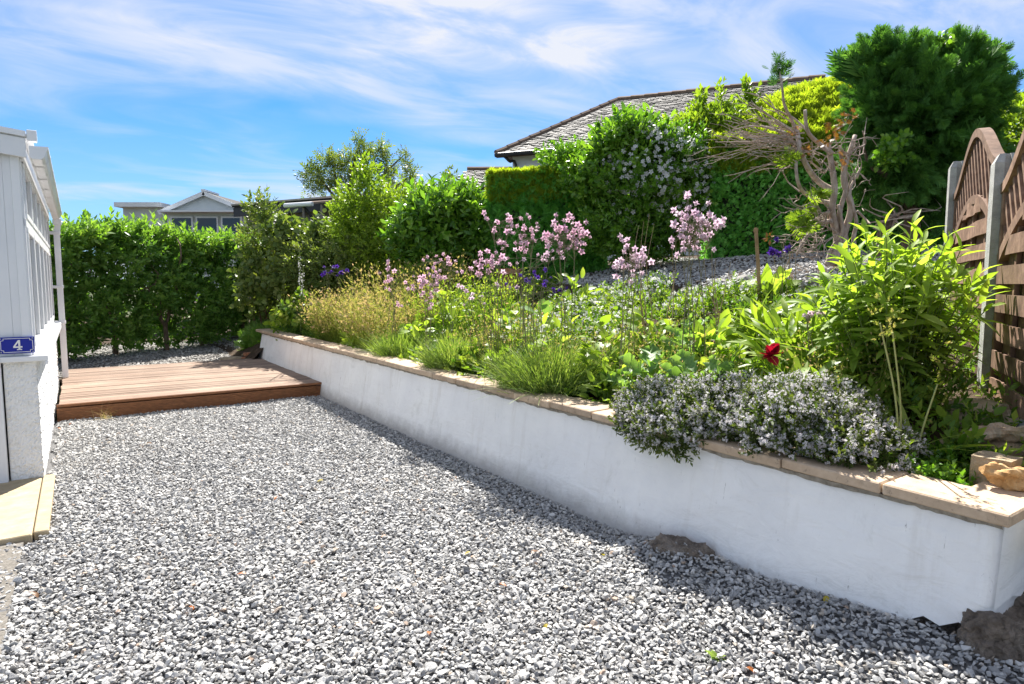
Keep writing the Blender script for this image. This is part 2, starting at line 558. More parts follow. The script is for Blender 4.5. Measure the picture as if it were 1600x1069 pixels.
def gravel(name, label, P, size, mat, seed, flat=.5, tilt=.45):
    r = np.random.default_rng(seed)
    coll = bpy.data.collections.new(name + '_chips')
    for i in range(10):
        coll.objects.link(bpy.data.objects.new('chip_%02d' % i, chip(seed * 31 + i, flat, mat)))
    n = len(P)
    me = bpy.data.meshes.new(name)
    me.vertices.add(n); me.vertices.foreach_set('co', np.asarray(P, np.float32).ravel())
    rot = np.stack([r.normal(0, tilt, n), r.normal(0, tilt, n), r.uniform(0, 6.283, n)], 1).astype(np.float32)
    scl = (size * np.exp(r.normal(0, .30, n)))[:, None] * r.uniform(.85, 1.15, (n, 3))
    a = me.attributes.new('rot', 'FLOAT_VECTOR', 'POINT'); a.data.foreach_set('vector', rot.ravel())
    a = me.attributes.new('scl', 'FLOAT_VECTOR', 'POINT'); a.data.foreach_set('vector', scl.astype(np.float32).ravel())
    a = me.attributes.new('pick', 'INT', 'POINT'); a.data.foreach_set('value', r.integers(0, 10, n).astype(np.int32))
    o = bpy.data.objects.new(name, me)
    COL.objects.link(o)
    g = bpy.data.node_groups.new(name, 'GeometryNodeTree')
    g.interface.new_socket('Geometry', in_out='INPUT', socket_type='NodeSocketGeometry')
    g.interface.new_socket('Geometry', in_out='OUTPUT', socket_type='NodeSocketGeometry')
    gi, go = g.nodes.new('NodeGroupInput'), g.nodes.new('NodeGroupOutput')
    ip = g.nodes.new('GeometryNodeInstanceOnPoints')
    ci = g.nodes.new('GeometryNodeCollectionInfo')
    ci.inputs['Collection'].default_value = coll
    ci.inputs['Separate Children'].default_value = True
    ci.inputs['Reset Children'].default_value = True
    def named(nm, ty):
        x = g.nodes.new('GeometryNodeInputNamedAttribute'); x.data_type = ty
        x.inputs['Name'].default_value = nm
        return x.outputs[0]
    e2r = g.nodes.new('FunctionNodeEulerToRotation')
    g.links.new(named('rot', 'FLOAT_VECTOR'), e2r.inputs[0])
    g.links.new(gi.outputs[0], ip.inputs['Points'])
    g.links.new(ci.outputs[0], ip.inputs['Instance'])
    ip.inputs['Pick Instance'].default_value = True
    g.links.new(named('pick', 'INT'), ip.inputs['Instance Index'])
    g.links.new(e2r.outputs[0], ip.inputs['Rotation'])
    g.links.new(named('scl', 'FLOAT_VECTOR'), ip.inputs['Scale'])
    g.links.new(ip.outputs[0], go.inputs[0])
    o.modifiers.new('chips', 'NODES').node_group = g
    return tag(o, label, 'gravel', kind='stuff')
def spread(s0, s1, p0, p1, gap, r):
    a, b = np.meshgrid(np.arange(s0, s1, gap), np.arange(p0, p1, gap), indexing='ij')
    a = a.ravel() + r.uniform(-.6, .6, a.size) * gap; b = b.ravel() + r.uniform(-.6, .6, b.size) * gap
    return a, b
r_ = np.random.default_rng(3)
s_, p_ = spread(-4.2, 5.6, -4.6, -.03, .0172, r_)
xy = W0 + s_[:, None] * UU + p_[:, None] * NN
keep = (xy[:, 1] > 1.2) & (np.abs(xy[:, 0]) < xy[:, 1] * .95 + .5)
keep &= ~((s_ > 1.60 + .05 * np.sin(p_ * 21)) & (p_ < -2.99 + .02 * np.sin(s_ * 15)))
keep &= ~((s_ > 1.2) & (p_ < -3.12 + .1 * np.sin(s_ * 11)) & (r_.random(len(s_)) < .7))
s_, p_, xy = s_[keep], p_[keep], xy[keep]
z_ = drive_z(s_, p_) + r_.uniform(-.012, .007, len(s_))
gravel('driveway_gravel', 'pale grey crushed stone gravel covering the driveway', np.column_stack([xy, z_]), .0272, M_chip, 5, .45)
s_, p_ = spread(9.15, 14.5, -3.9, .9, .03, r_)
xy = W0 + s_[:, None] * UU + p_[:, None] * NN
gravel('back_gravel', 'buff and grey slate chippings between deck and hedge', np.column_stack([xy, terrain(xy[:, 0], xy[:, 1]) + r_.uniform(-.015, .008, len(s_))]), .045, M_chip2, 6, .3, .3)
s_, p_ = spread(-1.2, 5.2, 3.05, 6.2, .04, r_)
k_ = p_ > 3.2 + .12 * np.sin(s_ * 3)
s_, p_ = s_[k_], p_[k_]
xy = W0 + s_[:, None] * UU + p_[:, None] * NN
gravel('terrace_gravel', 'light grey gravel of the upper terrace below the hedges', np.column_stack([xy, terrain(xy[:, 0], xy[:, 1]) + r_.uniform(-.01, .01, len(s_))]), .052, M_chip, 8)

# ------------------------------------------------------------------ white retaining wall with stone coping
def wall_mat():
    m, t, b, o = newmat('white_render')
    setv(b, .75, .25)
    v = t.nodes.new('ShaderNodeTexCoord').outputs['Object']
    c = ramp(nse(t, 2.2, 8, .65, v), [(.3, (.78, .78, .78)), (.7, (.86, .86, .85))], t)
    st = ramp(nse(t, 1.0, 6, .6, v, (9, 9, .35)), [(.52, G(0)), (.76, G(.28))], t)      # rain streaks
    c = mixc(t, st, c, (.48, .44, .37))
    ck = ramp(nse(t, 1.0, 9, .75, v, (19, 19, 1.6), 1.8), [(.635, G(0)), (.67, G(.7))], t)  # fine vertical cracks
    c = mixc(t, ck, c, (.25, .24, .23))
    zs = t.nodes.new('ShaderNodeSeparateXYZ'); t.links.new(v, zs.inputs[0])
    lo = M('MULTIPLY', M('SUBTRACT', .25, M('ADD', zs.outputs[2], M('MULTIPLY', nse(t, 9, 6, .7, v), .16, tree=t), tree=t), tree=t), 7, tree=t)
    lo = M('MULTIPLY', M('MAXIMUM', M('MINIMUM', lo, 1, tree=t), 0, tree=t), .55, tree=t)      # splash soil at its foot
    c = mixc(t, lo, c, (.20, .17, .14))
    bl = ramp(nse(t, 3.1, 9, .72, v, None, .6), [(.54, G(0)), (.68, G(.30))], t)              # grey-green blooms
    c = mixc(t, bl, c, (.50, .50, .46))
    t.links.new(c, b.inputs['Base Color'])
    h = M('ADD', M('MULTIPLY', nse(t, 35, 8, .7, v), .5, tree=t), M('MULTIPLY', nse(t, 5, 5, .55, v, (1, 1, 2.5), 1.0), 1.6, tree=t), tree=t)
    bump(t, b, h, .6, .012)
    return m
M_render = wall_mat()
M_cope = surf('sandstone', [(.25, (.34, .25, .17)), (.5, (.46, .35, .25)), (.75, (.58, .46, .34))], 8, .9, .15, .5, 140, .004, perobj=.13, dirt=((.16, .13, .10), 26, .56, .72))
M_mortar = surf('mortar', [(.3, (.16, .14, .11)), (.7, (.36, .33, .28))], 25, .95, .1, .6, 90, .01)
wall = thing('retaining_wall', 'long low white rendered retaining wall topped with sandstone coping slabs', 'wall', W(3, .1, 0))
S0, S1 = -2.14, 9.2
sv = np.concatenate([np.linspace(S0, S0 + .1, 8)[:-1], np.linspace(S0 + .1, S1, 190)]); zv = np.array([0, .1, .2, .3, .4, .5, .58, .628])
Vw = []
for s in sv:
    lowz = np.interp(s, [-2.2, -2.0, -1.85, -1.55, -1.25, -1.0], [.31, .22, .15, .08, .02, -.04]) + .022 * math.sin(s * 27) * math.sin(s * 11 + 1) + .014 * math.sin(s * 71 + 1)
    for z in zv:
        zz_ = max(lowz, -.08) * (1 - z / .628) + z
        p = -.095 * (1 - zz_ / .62) + .006 * math.sin(s * 1.3 + z * 3) + .004 * math.sin(s * 7 + z * 11) + .035 * max(0, (S0 + .06 - s) / .06) ** 2
        Vw.append(W(s, p, zz_))
nz = len(zv)
n0 = len(Vw)
Fw = [(i * nz + j, i * nz + j + 1, (i + 1) * nz + j + 1, (i + 1) * nz + j) for i in range(len(sv) - 1) for j in range(nz - 1)]
for s in sv: Vw += [W(s, .20, .628), W(s, .20, -.08)]
for i in range(len(sv) - 1):
    a, b = i * nz + nz - 1, n0 + 2 * i
    Fw += [(a, b, b + 2, a + nz), (b, b + 1, b + 3, b + 2)]
Fw += [tuple(range(nz)) + (n0, n0 + 1), tuple((len(sv) - 1) * nz + j for j in range(nz))[::-1] + (n0 + 2 * len(sv) - 1, n0 + 2 * len(sv) - 2)]
part(wall, 'rendered_face', Vw, Fw, M_render, smooth=False)
# the wall turns the corner and runs in towards the fence
mb = MB()
ret = []
pv = np.linspace(-.075, 1.1, 16)
for p in pv:
    lz = .33 + .04 * p + .014 * math.sin(p * 29)
    for z in (lz, .4, .5, .628): ret.append(W(S0 - .002 - .03 * (1 - z / .62) * min(1, max(0, (p + .07) * 6)), max(p, -.095 * (1 - z / .62) - .004), z))
part(wall, 'rendered_return', ret, [(i * 4 + j, (i + 1) * 4 + j, (i + 1) * 4 + j + 1, i * 4 + j + 1) for i in range(15) for j in range(3)], M_render)
# ragged mortar bed that shows under the slabs
Vm = []
sv2 = np.linspace(S0, S1, 420)
rr = np.random.default_rng(11)
j1 = np.convolve(rr.normal(0, .006, len(sv2)), np.ones(3) / 3, 'same') + .006; j2 = rr.normal(0, .004, len(sv2))
for i, s in enumerate(sv2):
    Vm += [W(s, -.012 + j2[i] * .6, .606 + j1[i]), W(s, -.020 + j2[i], .6315), W(s, .205, .6315)]
part(wall, 'mortar_bed', Vm, [(i * 3 + j, i * 3 + j + 1, (i + 1) * 3 + j + 1, (i + 1) * 3 + j) for i in range(len(sv2) - 1) for j in range(2)], M_mortar)
s = S0 - .03
k = 0
while s < S1 + .02:
    ln = .45 + rr.uniform(-.012, .012)
    b_ = MB().box(W(s, -.042 + rr.uniform(-.004, .004), .634 + rr.uniform(-.002, .003)), (UU[0] * (ln - .009), UU[1] * (ln - .009), rr.uniform(-.004, .004)), (NN[0] * .255, NN[1] * .255, .004), (0, 0, .047), .006)
    b_.build(wall, 'coping_slab', M_cope)
    s += ln
    k += 1
p = .22
while p < 1.1:
    MB().box(W(S0 - .045, p, .636), (NN[0] * .40, NN[1] * .40, .004), (-UU[0] * -.24, -UU[1] * -.24, 0), (0, 0, .047), .006).build(wall, 'coping_slab', M_cope)
    p += .41

# ------------------------------------------------------------------ timber deck
def wood_mat(name, cols, stretch, perobj=.18, rough=.7, groove=0):
    m = surf(name, cols, 1.0, rough, .25, .4, 1.0, .004, stretch, perobj, detail=8)
    return m
ang_n = math.atan2(NN[1], NN[0])
def deck_mat():
    m, t, b, o = newmat('deck_timber')
    setv(b, .85, .12)
    info = t.nodes.new('ShaderNodeObjectInfo')
    v = t.nodes.new('ShaderNodeTexCoord').outputs['Object']
    g1 = nse(t, 1, 8, .65, v, (1.6, 40, 40))
    c = ramp(g1, [(.28, (.11, .072, .052)), (.48, (.215, .152, .116)), (.72, (.33, .255, .20))], t, 'LINEAR')
    wear = ramp(nse(t, 1.1, 6, .65, t.nodes.new('ShaderNodeNewGeometry').outputs['Position']), [(.44, G(0)), (.68, G(.75))], t)
    c = mixc(t, wear, c, mixc(t, .5, c, (.36, .28, .22)))
    k = M('MULTIPLY_ADD', info.outputs['Random'], .5, .75, tree=t)
    cc = t.nodes.new('ShaderNodeCombineColor')
    for i in range(3): t.links.new(k, cc.inputs[i])
    c = mixc(t, 1., c, cc.outputs[0], 'MULTIPLY')
    t.links.new(c, b.inputs['Base Color'])
    wv = t.nodes.new('ShaderNodeTexWave')
    wv.wave_type = 'BANDS'; wv.bands_direction = 'Y'
    wv.inputs['Scale'].default_value = 16
    t.links.new(v, wv.inputs['Vector'])
    h = M('ADD', M('MULTIPLY', wv.outputs['Fac'], .8, tree=t), M('MULTIPLY', g1, .5, tree=t), tree=t)
    bump(t, b, h, .55, .004)
    return m
M_deck = deck_mat()
M_fascia = surf('fascia_timber', [(.3, (.13, .052, .02)), (.6, (.24, .10, .04)), (.8, (.34, .16, .07))], 1, .55, .35, .4, 1, .004, (2, 30, 60))
DZ = .18
deck = thing('wooden_deck', 'low brown stained timber deck between white porch and retaining wall', 'deck', W(7.4, -1.5, 0))
RN = Matrix.Rotation(ang_n, 4, 'Z')
V_, F_ = bevel_box(2.93, .116, .028, .004)
deck_me = make_mesh('deck_board', V_, F_, M_deck)
s = 5.60
while s < 9.12:
    inst(deck, 'deck_board', deck_me, W(s + .058, -1.515 + rr.uniform(-.008, .008), DZ - .014 + rr.uniform(-.0025, .0025)), (Matrix.Rotation(rr.normal(0, .0012), 4, 'Z') @ RN))
    s += .122
V_, F_ = [], []
prof = [(0, .0), (0, .015)]                       # grooved fascia profile: (depth, height)
for i in range(7): prof += [(0, .02 + i * .017), (.004, .023 + i * .017), (.004, .029 + i * .017), (0, .032 + i * .017)]
prof += [(0, .148), (.02, .15), (.02, -.04)]
for p in np.linspace(-3.0, -.055, 8):
    for dx, z in prof: V_.append(W(5.575 + dx, p, z - .012))
q = len(prof)
part(deck, 'fascia_board', V_, [(i * q + j, (i + 1) * q + j, (i + 1) * q + j + 1, i * q + j + 1) for i in range(7) for j in range(q - 1)], M_fascia)
MB().box(W(5.562, -3.0, .150), np.array((NN[0], NN[1], 0)) * 2.945, np.array((UU[0], UU[1], 0)) * .034, (0, 0, .031), .004).build(deck, 'edge_board', M_fascia)
mb = MB()
for s in (5.7, 6.8, 7.9, 9.0): mb.box(W(s, -2.95, .0), np.array((NN[0], NN[1], 0)) * 2.85, np.array((UU[0], UU[1], 0)) * .045, (0, 0, .148))
mb.build(deck, 'joists', M_fascia)

# ------------------------------------------------------------------ doorstep paving
M_slab = surf('sandstone_paving', [(.3, (.30, .24, .15)), (.6, (.40, .325, .215)), (.8, (.47, .40, .29))], 10, .9, .15, .4, 90, .004, perobj=.1, dirt=((.30, .22, .13), 18, .6, .78))
M_grit = surf('grit_concrete', [(.3, (.09, .082, .07)), (.5, (.16, .147, .13)), (.75, (.24, .22, .195))], 70, .95, .1, .6, 150, .006)
step = thing('doorstep', 'cream stone paving slabs at the foot of the white porch door', 'doorstep', W(2.3, -3.6, 0))
n3, u3 = np.array((NN[0], NN[1], 0)), np.array((UU[0], UU[1], 0))
MB().box(W(1.60, -4.45, -.03), n3 * 1.408, u3 * 1.42, (0, 0, .068), .006).build(step, 'paving_slab', M_slab)
MB().box(W(1.64, -3.036, -.03), n3 * .075, u3 * 1.38, (0, 0, .066), .006).build(step, 'paving_slab', M_slab)
tag(MB().box(W(-.6, -4.6, -.05), n3 * 1.52, u3 * 2.18, (0, 0, .056)).build(None, 'concrete_path', M_grit), kind='structure')

# ------------------------------------------------------------------ white porch with the number plate
M_upvc = surf('white_upvc', [(.3, (.74, .745, .76)), (.7, (.80, .80, .805))], 3, .32, .45, .03, 30, .002)
M_clad = surf('white_cladding', [(.3, (.70, .71, .73)), (.7, (.77, .775, .785))], 2, .4, .4, .03, 30, .002)
def rough_mat():
    m, t, b, o = newmat('roughcast')
    setv(b, .85, .2)
    v = t.nodes.new('ShaderNodeTexCoord').outputs['Object']
    c = ramp(nse(t, 7, 8, .7, v), [(.28, (.70, .69, .66)), (.5, (.82, .815, .80)), (.8, (.86, .855, .85))], t)
    sp = ramp(nse(t, 22, 6, .75, v), [(.70, G(0)), (.76, G(.6))], t)
    c = mixc(t, sp, c, (.42, .38, .31))
    t.links.new(c, b.inputs['Base Color'])
    vo = t.nodes.new('ShaderNodeTexVoronoi'); vo.inputs['Scale'].default_value = 48
    t.links.new(v, vo.inputs['Vector'])
    bump(t, b, M('ADD', vo.outputs['Distance'], M('MULTIPLY', nse(t, 60, 6, .7, v), .8, tree=t), tree=t), .6, .012)
    return m
M_rough = rough_mat()
M_glass, t, b, o = newmat('window_glass')
setv(b, .04, .6); b.inputs['Base Color'].default_value = (.02, .024, .03, 1)
M_dark = surf('dark_interior', [(.3, (.03, .028, .03)), (.7, (.06, .055, .06))], 4, .9, .1, 0)
M_enamel, t, b, o = newmat('blue_enamel')
setv(b, .12, .5); b.inputs['Base Color'].default_value = (.012, .022, .30, 1)
M_white, t, b, o = newmat('white_enamel')
setv(b, .2, .5); b.inputs['Base Color'].default_value = (.82, .82, .80, 1)
M_screw, t, b, o = newmat('screw_metal')
setv(b, .35, .5, .9); b.inputs['Base Color'].default_value = (.4, .4, .4, 1)
PW, PE = -3.03, -3.052                       # outer face of the low wall, plane of the glazing
PS0, PS1 = 2.97, 8.12
porch = thing('porch', 'white glazed porch on a roughcast low wall, blue number plate beside its door', 'porch', W(5.5, -4.5, 0))
# roughcast low wall, finely cut so its face is uneven
def rough_sheet(name, fn, nu, nv, amp, seed):
    r = np.random.default_rng(seed)
    Vv = []
    for i in range(nu):
        for j in range(nv):
            q, nrm = fn(i / (nu - 1), j / (nv - 1))
            Vv.append(q + nrm * amp * r.normal())
    return np.array(Vv), [(i * nv + j, (i + 1) * nv + j, (i + 1) * nv + j + 1, i * nv + j + 1) for i in range(nu - 1) for j in range(nv - 1)]
a = rough_sheet('a', lambda u, v: (W(PS0 + .004, -3.225 + u * .195, v * .93), -u3), 18, 70, .003, 1)
b2 = rough_sheet('b', lambda u, v: (W(PS0 + u * (PS1 - PS0), PW, v * .93), n3), 260, 50, .0035, 2)
mb = MB().add(*a).add(*b2)
mb.box(W(PS0 + .012, -3.23, -.02), n3 * .19, u3 * (PS1 - PS0 - .02), (0, 0, .945))
mb.build(porch, 'roughcast_wall', M_rough)
sill = MB().box(W(PS0 - .05, -3.24, .93), n3 * .285, u3 * (PS1 - PS0 + .08), (0, 0, .042), .005)
sill.box(W(PS0 - .05, -2.975, .905), n3 * .02, u3 * (PS1 - PS0 + .08), (0, 0, .026))
sill.build(porch, 'window_sill', M_upvc)
# end wall: cladding boards above the sill, door jamb, door
for i in range(4):
    MB().box(W(PS0 - .012, PE - .002 - .10 * (i + 1), .974), n3 * .0992, u3 * .05, (0, 0, 1.52), .002).build(porch, 'cladding_board', M_clad)
MB().box(W(PS0 - .02, PE - .055, .974), n3 * .056, u3 * .075, (0, 0, 1.52), .004).build(porch, 'corner_post', M_upvc)
MB().box(W(PS0 - .03, -3.315, 0.03), n3 * .075, u3 * .06, (0, 0, .945), .005).build(porch, 'door_jamb', M_upvc)
MB().box(W(PS0 + .005, -3.375, 0.03), n3 * .06, u3 * .06, (0, 0, .945), .005).build(porch, 'door_jamb', M_upvc)
M_door = surf('door_paint', [(.3, (.20, .06, .045)), (.7, (.26, .09, .06))], 5, .5, .4, .05)
dr_ = MB().box(W(PS0 + .03, -4.26, .03), n3 * .88, u3 * .04, (0, 0, .86), .004).build(porch, 'door', M_door)
MB().box(W(PS0 + .02, -4.26, .89), n3 * .88, u3 * .05, (0, 0, .08), .004).box(W(PS0 + .02, -4.26, 2.0), n3 * .88, u3 * .05, (0, 0, .08), .004).box(W(PS0 + .02, -4.26, .97), n3 * .08, u3 * .05, (0, 0, 1.03), .004).box(W(PS0 + .02, -3.46, .97), n3 * .08, u3 * .05, (0, 0, 1.03), .004).build(dr_, 'door_rail', M_upvc)
MB().box(W(PS0 + .04, -4.18, .97), n3 * .72, u3 * .012, (0, 0, 1.03)).build(dr_, 'pane', M_glass)
MB().tube([W(PS0 + .02, -3.50, 1.0), W(PS0 - .03, -3.50, 1.0), W(PS0 - .03, -3.60, 1.0)], .011, 8).build(dr_, 'handle', M_screw)
MB().box(W(PS0 - .01, -4.34, .03), n3 * .075, u3 * .06, (0, 0, 2.42), .004).build(porch, 'door_jamb', M_upvc)
MB().box(W(PS0 - .008, -4.262, 2.085), n3 * .80, u3 * .05, (0, 0, .36), .004).build(porch, 'door_head', M_clad)
for i in range(18):
    MB().box(W(PS0 - .012, -4.345 - .10 * (i + 1), .02), n3 * .0992, u3 * .05, (0, 0, 2.47), .002).build(porch, 'cladding_board', M_clad)
MB().box(W(PS0 - .02, -4.5, 0.022), n3 * 1.25, u3 * .09, (0, 0, .03), .004).build(porch, 'threshold', M_upvc)
# glazed side: posts, transom, panes, opening lights
gs = np.linspace(PS0 + .03, PS1 - .04, 7)
for i, s in enumerate(gs):
    MB().box(W(s - .03, PE - .05, .974), n3 * .062, u3 * .06, (0, 0, 1.52), .004).build(porch, 'mullion', M_upvc)
MB().box(W(PS0, PE - .05, 1.93), n3 * .068, u3 * (PS1 - PS0), (0, 0, .06), .004).build(porch, 'transom', M_upvc)
MB().box(W(PS0, PE - .05, .972), n3 * .066, u3 * (PS1 - PS0), (0, 0, .06), .004).build(porch, 'bottom_rail', M_upvc)
MB().box(W(PS0, PE - .05, 2.40), n3 * .075, u3 * (PS1 - PS0), (0, 0, .11), .004).build(porch, 'head_rail', M_upvc)
for i in range(6):
    a0, a1 = gs[i] + .03, gs[i + 1] - .03
    for z0, z1 in ((1.03, 1.93), (1.99, 2.40)):
        fr = MB()
        fr.box(W(a0, PE - .02, z0), n3 * .045, u3 * (a1 - a0), (0, 0, .045), .004).box(W(a0, PE - .02, z1 - .045), n3 * .045, u3 * (a1 - a0), (0, 0, .045), .004)
        fr.box(W(a0, PE - .02, z0 + .045), n3 * .045, u3 * .045, (0, 0, z1 - z0 - .09), .004).box(W(a1 - .045, PE - .02, z0 + .045), n3 * .045, u3 * .045, (0, 0, z1 - z0 - .09), .004)
        f_ = fr.build(porch, 'window_frame', M_upvc)
        MB().box(W(a0 + .045, PE - .012, z0 + .045), n3 * .012, u3 * (a1 - a0 - .09), (0, 0, z1 - z0 - .09)).build(f_, 'pane', M_glass)
MB().box(W(PS0 + .06, -6.2, .0), n3 * 2.95, u3 * (PS1 - PS0 - .1), (0, 0, 2.5)).build(porch, 'inner_room', M_dark)
# eaves, roof, bargeboard
sl = math.tan(R(6))
def roofbox(p0, p1, z0, th, s0, s1): # sloping slab: z0 is its height at p1 (outer edge)
    V = []
    for s in (s0, s1):
        for p in (p0, p1):
            z = z0 + (p1 - p) * sl
            V += [W(s, p, z), W(s, p, z + th)]
    return V, [(0, 1, 3, 2), (4, 6, 7, 5), (0, 4, 5, 1), (2, 3, 7, 6), (1, 5, 7, 3), (0, 2, 6, 4)]
MB().add(*roofbox(-6.4, -2.97, 2.555, .03, PS0 - .06, PS1 + .06)).build(porch, 'roof_sheet', M_upvc)
MB().add(*roofbox(-6.4, -3.005, 2.42, .135, PS0 - .075, PS0 - .045)).build(porch, 'bargeboard', M_clad)
MB().add(*roofbox(-6.4, -3.0, 2.565, .04, PS0 - .09, PS0 - .03)).build(porch, 'verge_trim', M_upvc)
MB().box(W(PS0 - .098, -2.995, 2.535), n3 * .06, u3 * .06, (0, 0, .08), .004).build(porch, 'verge_cap', M_upvc)
MB().box(W(PS0, -3.045, 2.40), n3 * .025, u3 * (PS1 - PS0), (0, 0, .15), .003).build(porch, 'fascia', M_upvc)
# ogee gutter with brackets, then the downpipe
GO = (.115, -.045)
gp = [(-3.10, 2.545), (-3.10, 2.47), (-3.085, 2.455), (-3.03, 2.455), (-3.012, 2.475), (-2.998, 2.515), (-2.985, 2.535), (-2.985, 2.55), (-2.990, 2.55), (-3.0, 2.525), (-3.022, 2.465), (-3.085, 2.465), (-3.092, 2.545)]
gp = [(p + GO[0], z + GO[1]) for p, z in gp]
V_ = [W(s, p, z) for s in (PS0 - .10, PS1 + .02) for p, z in gp]
q = len(gp)
gut = part(porch, 'gutter', V_, [(j, (j + 1) % q, q + (j + 1) % q, q + j) for j in range(q)] + [tuple(range(9))[::-1], tuple(q + i for i in range(9))], M_upvc)
for s in np.arange(PS0 + .25, PS1, .72):
    V_ = [W(s + ds, p + .004 * (1 if p > -2.94 else 0), z - .006) for ds in (0, .05) for p, z in gp[:8]]
    part(gut, 'gutter_bracket', V_, [(j, j + 1, 8 + j + 1, 8 + j) for j in range(7)], M_upvc)
pipe = [W(PS1 - .06, -2.93, 2.41), W(PS1 - .06, -2.93, 2.31), W(PS1 - .06, -2.945, 2.21), W(PS1 - .06, -2.945, .19)]
def sqpipe(P, w):
    V = []
    for q_ in P:
        for a_, b_ in ((-1, -1), (1, -1), (1, 1), (-1, 1)): V.append(np.asarray(q_) + u3 * a_ * w / 2 + n3 * b_ * w / 2)
    return V, [(i * 4 + j, i * 4 + (j + 1) % 4, i * 4 + 4 + (j + 1) % 4, i * 4 + 4 + j) for i in range(len(P) - 1) for j in range(4)]
dp = MB().add(*sqpipe(pipe, .072)).build(porch, 'downpipe', M_upvc)
for z in (.95, 1.45, 2.2): MB().box(W(PS1 - .108, -3.03, z), n3 * .13, u3 * .096, (0, 0, .04), .004).build(dp, 'pipe_collar', M_upvc)
MB().box(W(PS1 - .108, -2.98, 2.33), n3 * .1, u3 * .1, (0, 0, .09), .006).build(dp, 'pipe_outlet', M_upvc)
# number plate
pc, zc = on_s(26.5, 539.5, PS0 - .034)
pl = MB().box(W(PS0 - .040, pc - .105, zc - .061), n3 * .21, u3 * .009, (0, 0, .122), .003).build(porch, 'number_plate', M_enamel)
def flat(polys, dz=.0015):              # thin raised shapes on the plate, (x, z) in plate units
    mb = MB()
    for pg in polys:
        k_ = len(pg)
        V = [W(PS0 - .040 - d_, pc + x_, zc + z_) for d_ in (dz, 0) for x_, z_ in pg]
        mb.add(V, [tuple(range(k_)), tuple(range(k_, 2 * k_))[::-1]] + [(i, (i + 1) % k_, k_ + (i + 1) % k_, k_ + i) for i in range(k_)])
    return mb
hw, hh, c_, w_ = .094, .050, .016, .0035
outer = [(-hw + c_, -hh), (hw - c_, -hh), (hw - c_, -hh + c_ * .8), (hw, -hh + c_), (hw, hh - c_), (hw - c_, hh - c_ * .8), (hw - c_, hh), (-hw + c_, hh), (-hw + c_, hh - c_ * .8), (-hw, hh - c_), (-hw, -hh + c_), (-hw + c_, -hh + c_ * .8)]
bars = []
for i in range(12):
    a_, b_ = np.array(outer[i]), np.array(outer[(i + 1) % 12])
    d_ = (b_ - a_) / np.linalg.norm(b_ - a_); q_ = np.array((-d_[1], d_[0])) * w_ / 2; e_ = d_ * w_ / 2
    bars.append([a_ - e_ - q_, b_ + e_ - q_, b_ + e_ + q_, a_ - e_ + q_])
flat(bars).build(pl, 'plate_border', M_white)
def off(pg, dx=.006, k_=1.0): return [(x_ * k_ + dx, z_ * k_) for x_, z_ in pg]
four = [off([(.002, .038), (.014, .038), (.014, -.014), (.002, -.014)]), off([(.002, .038), (.002, .020), (-.016, -.008), (-.028, -.008)]), off([(-.028, -.008), (.026, -.008), (.026, -.0185), (-.028, -.0185)]), off([(.002, -.0185), (.014, -.0185), (.014, -.036), (.002, -.036)]), off([(-.007, -.0285), (.023, -.0285), (.023, -.036), (-.007, -.036)])]
flat(four, .002).build(pl, 'house_number', M_white)
for sx in (-1, 1):
    for sz in (-1, 1):
        P_ = W(PS0 - .041, pc + sx * .094, zc + sz * .05)
        MB().tube([P_ - u3 * .0025, P_ + u3 * .002], .005, 8).build(pl, 'screw', M_screw)

# ================================================================== FENCE
M_fwood = surf('fence_timber', [(.22, (.07, .038, .024)), (.5, (.185, .108, .07)), (.8, (.33, .21, .145))], 1, .75, .25, .5, 1.2, .004, (14, 14, 14), .22, detail=9)
M_conc = surf('post_concrete', [(.3, (.26, .26, .25)), (.6, (.40, .395, .375)), (.8, (.52, .51, .48))], 14, .95, .15, .7, 160, .008, dirt=((.10, .10, .09), 12, .62, .75))
FD = np.array((.4603, .8878, 0)); FN = np.array((-.8878, .4603, 0))   # along the fence (away), out of its face (towards the garden)
FZ = np.array((0, 0, 1.))
FP = np.array((2.80, 3.70, 0))                                         # near post, garden side
def swept(P, w, h, up):                 # rectangular bar swept along P; w along FN, h along local up
    V = []
    for i, q in enumerate(P):
        V += [q - FN * w / 2 - up[i] * h / 2, q + FN * w / 2 - up[i] * h / 2, q + FN * w / 2 + up[i] * h / 2, q - FN * w / 2 + up[i] * h / 2]
    F = [(i * 4 + j, i * 4 + (j + 1) % 4, i * 4 + 4 + (j + 1) % 4, i * 4 + 4 + j) for i in range(len(P) - 1) for j in range(4)]
    return V, F + [(0, 3, 2, 1), tuple(len(P) * 4 - 4 + j for j in range(4))]
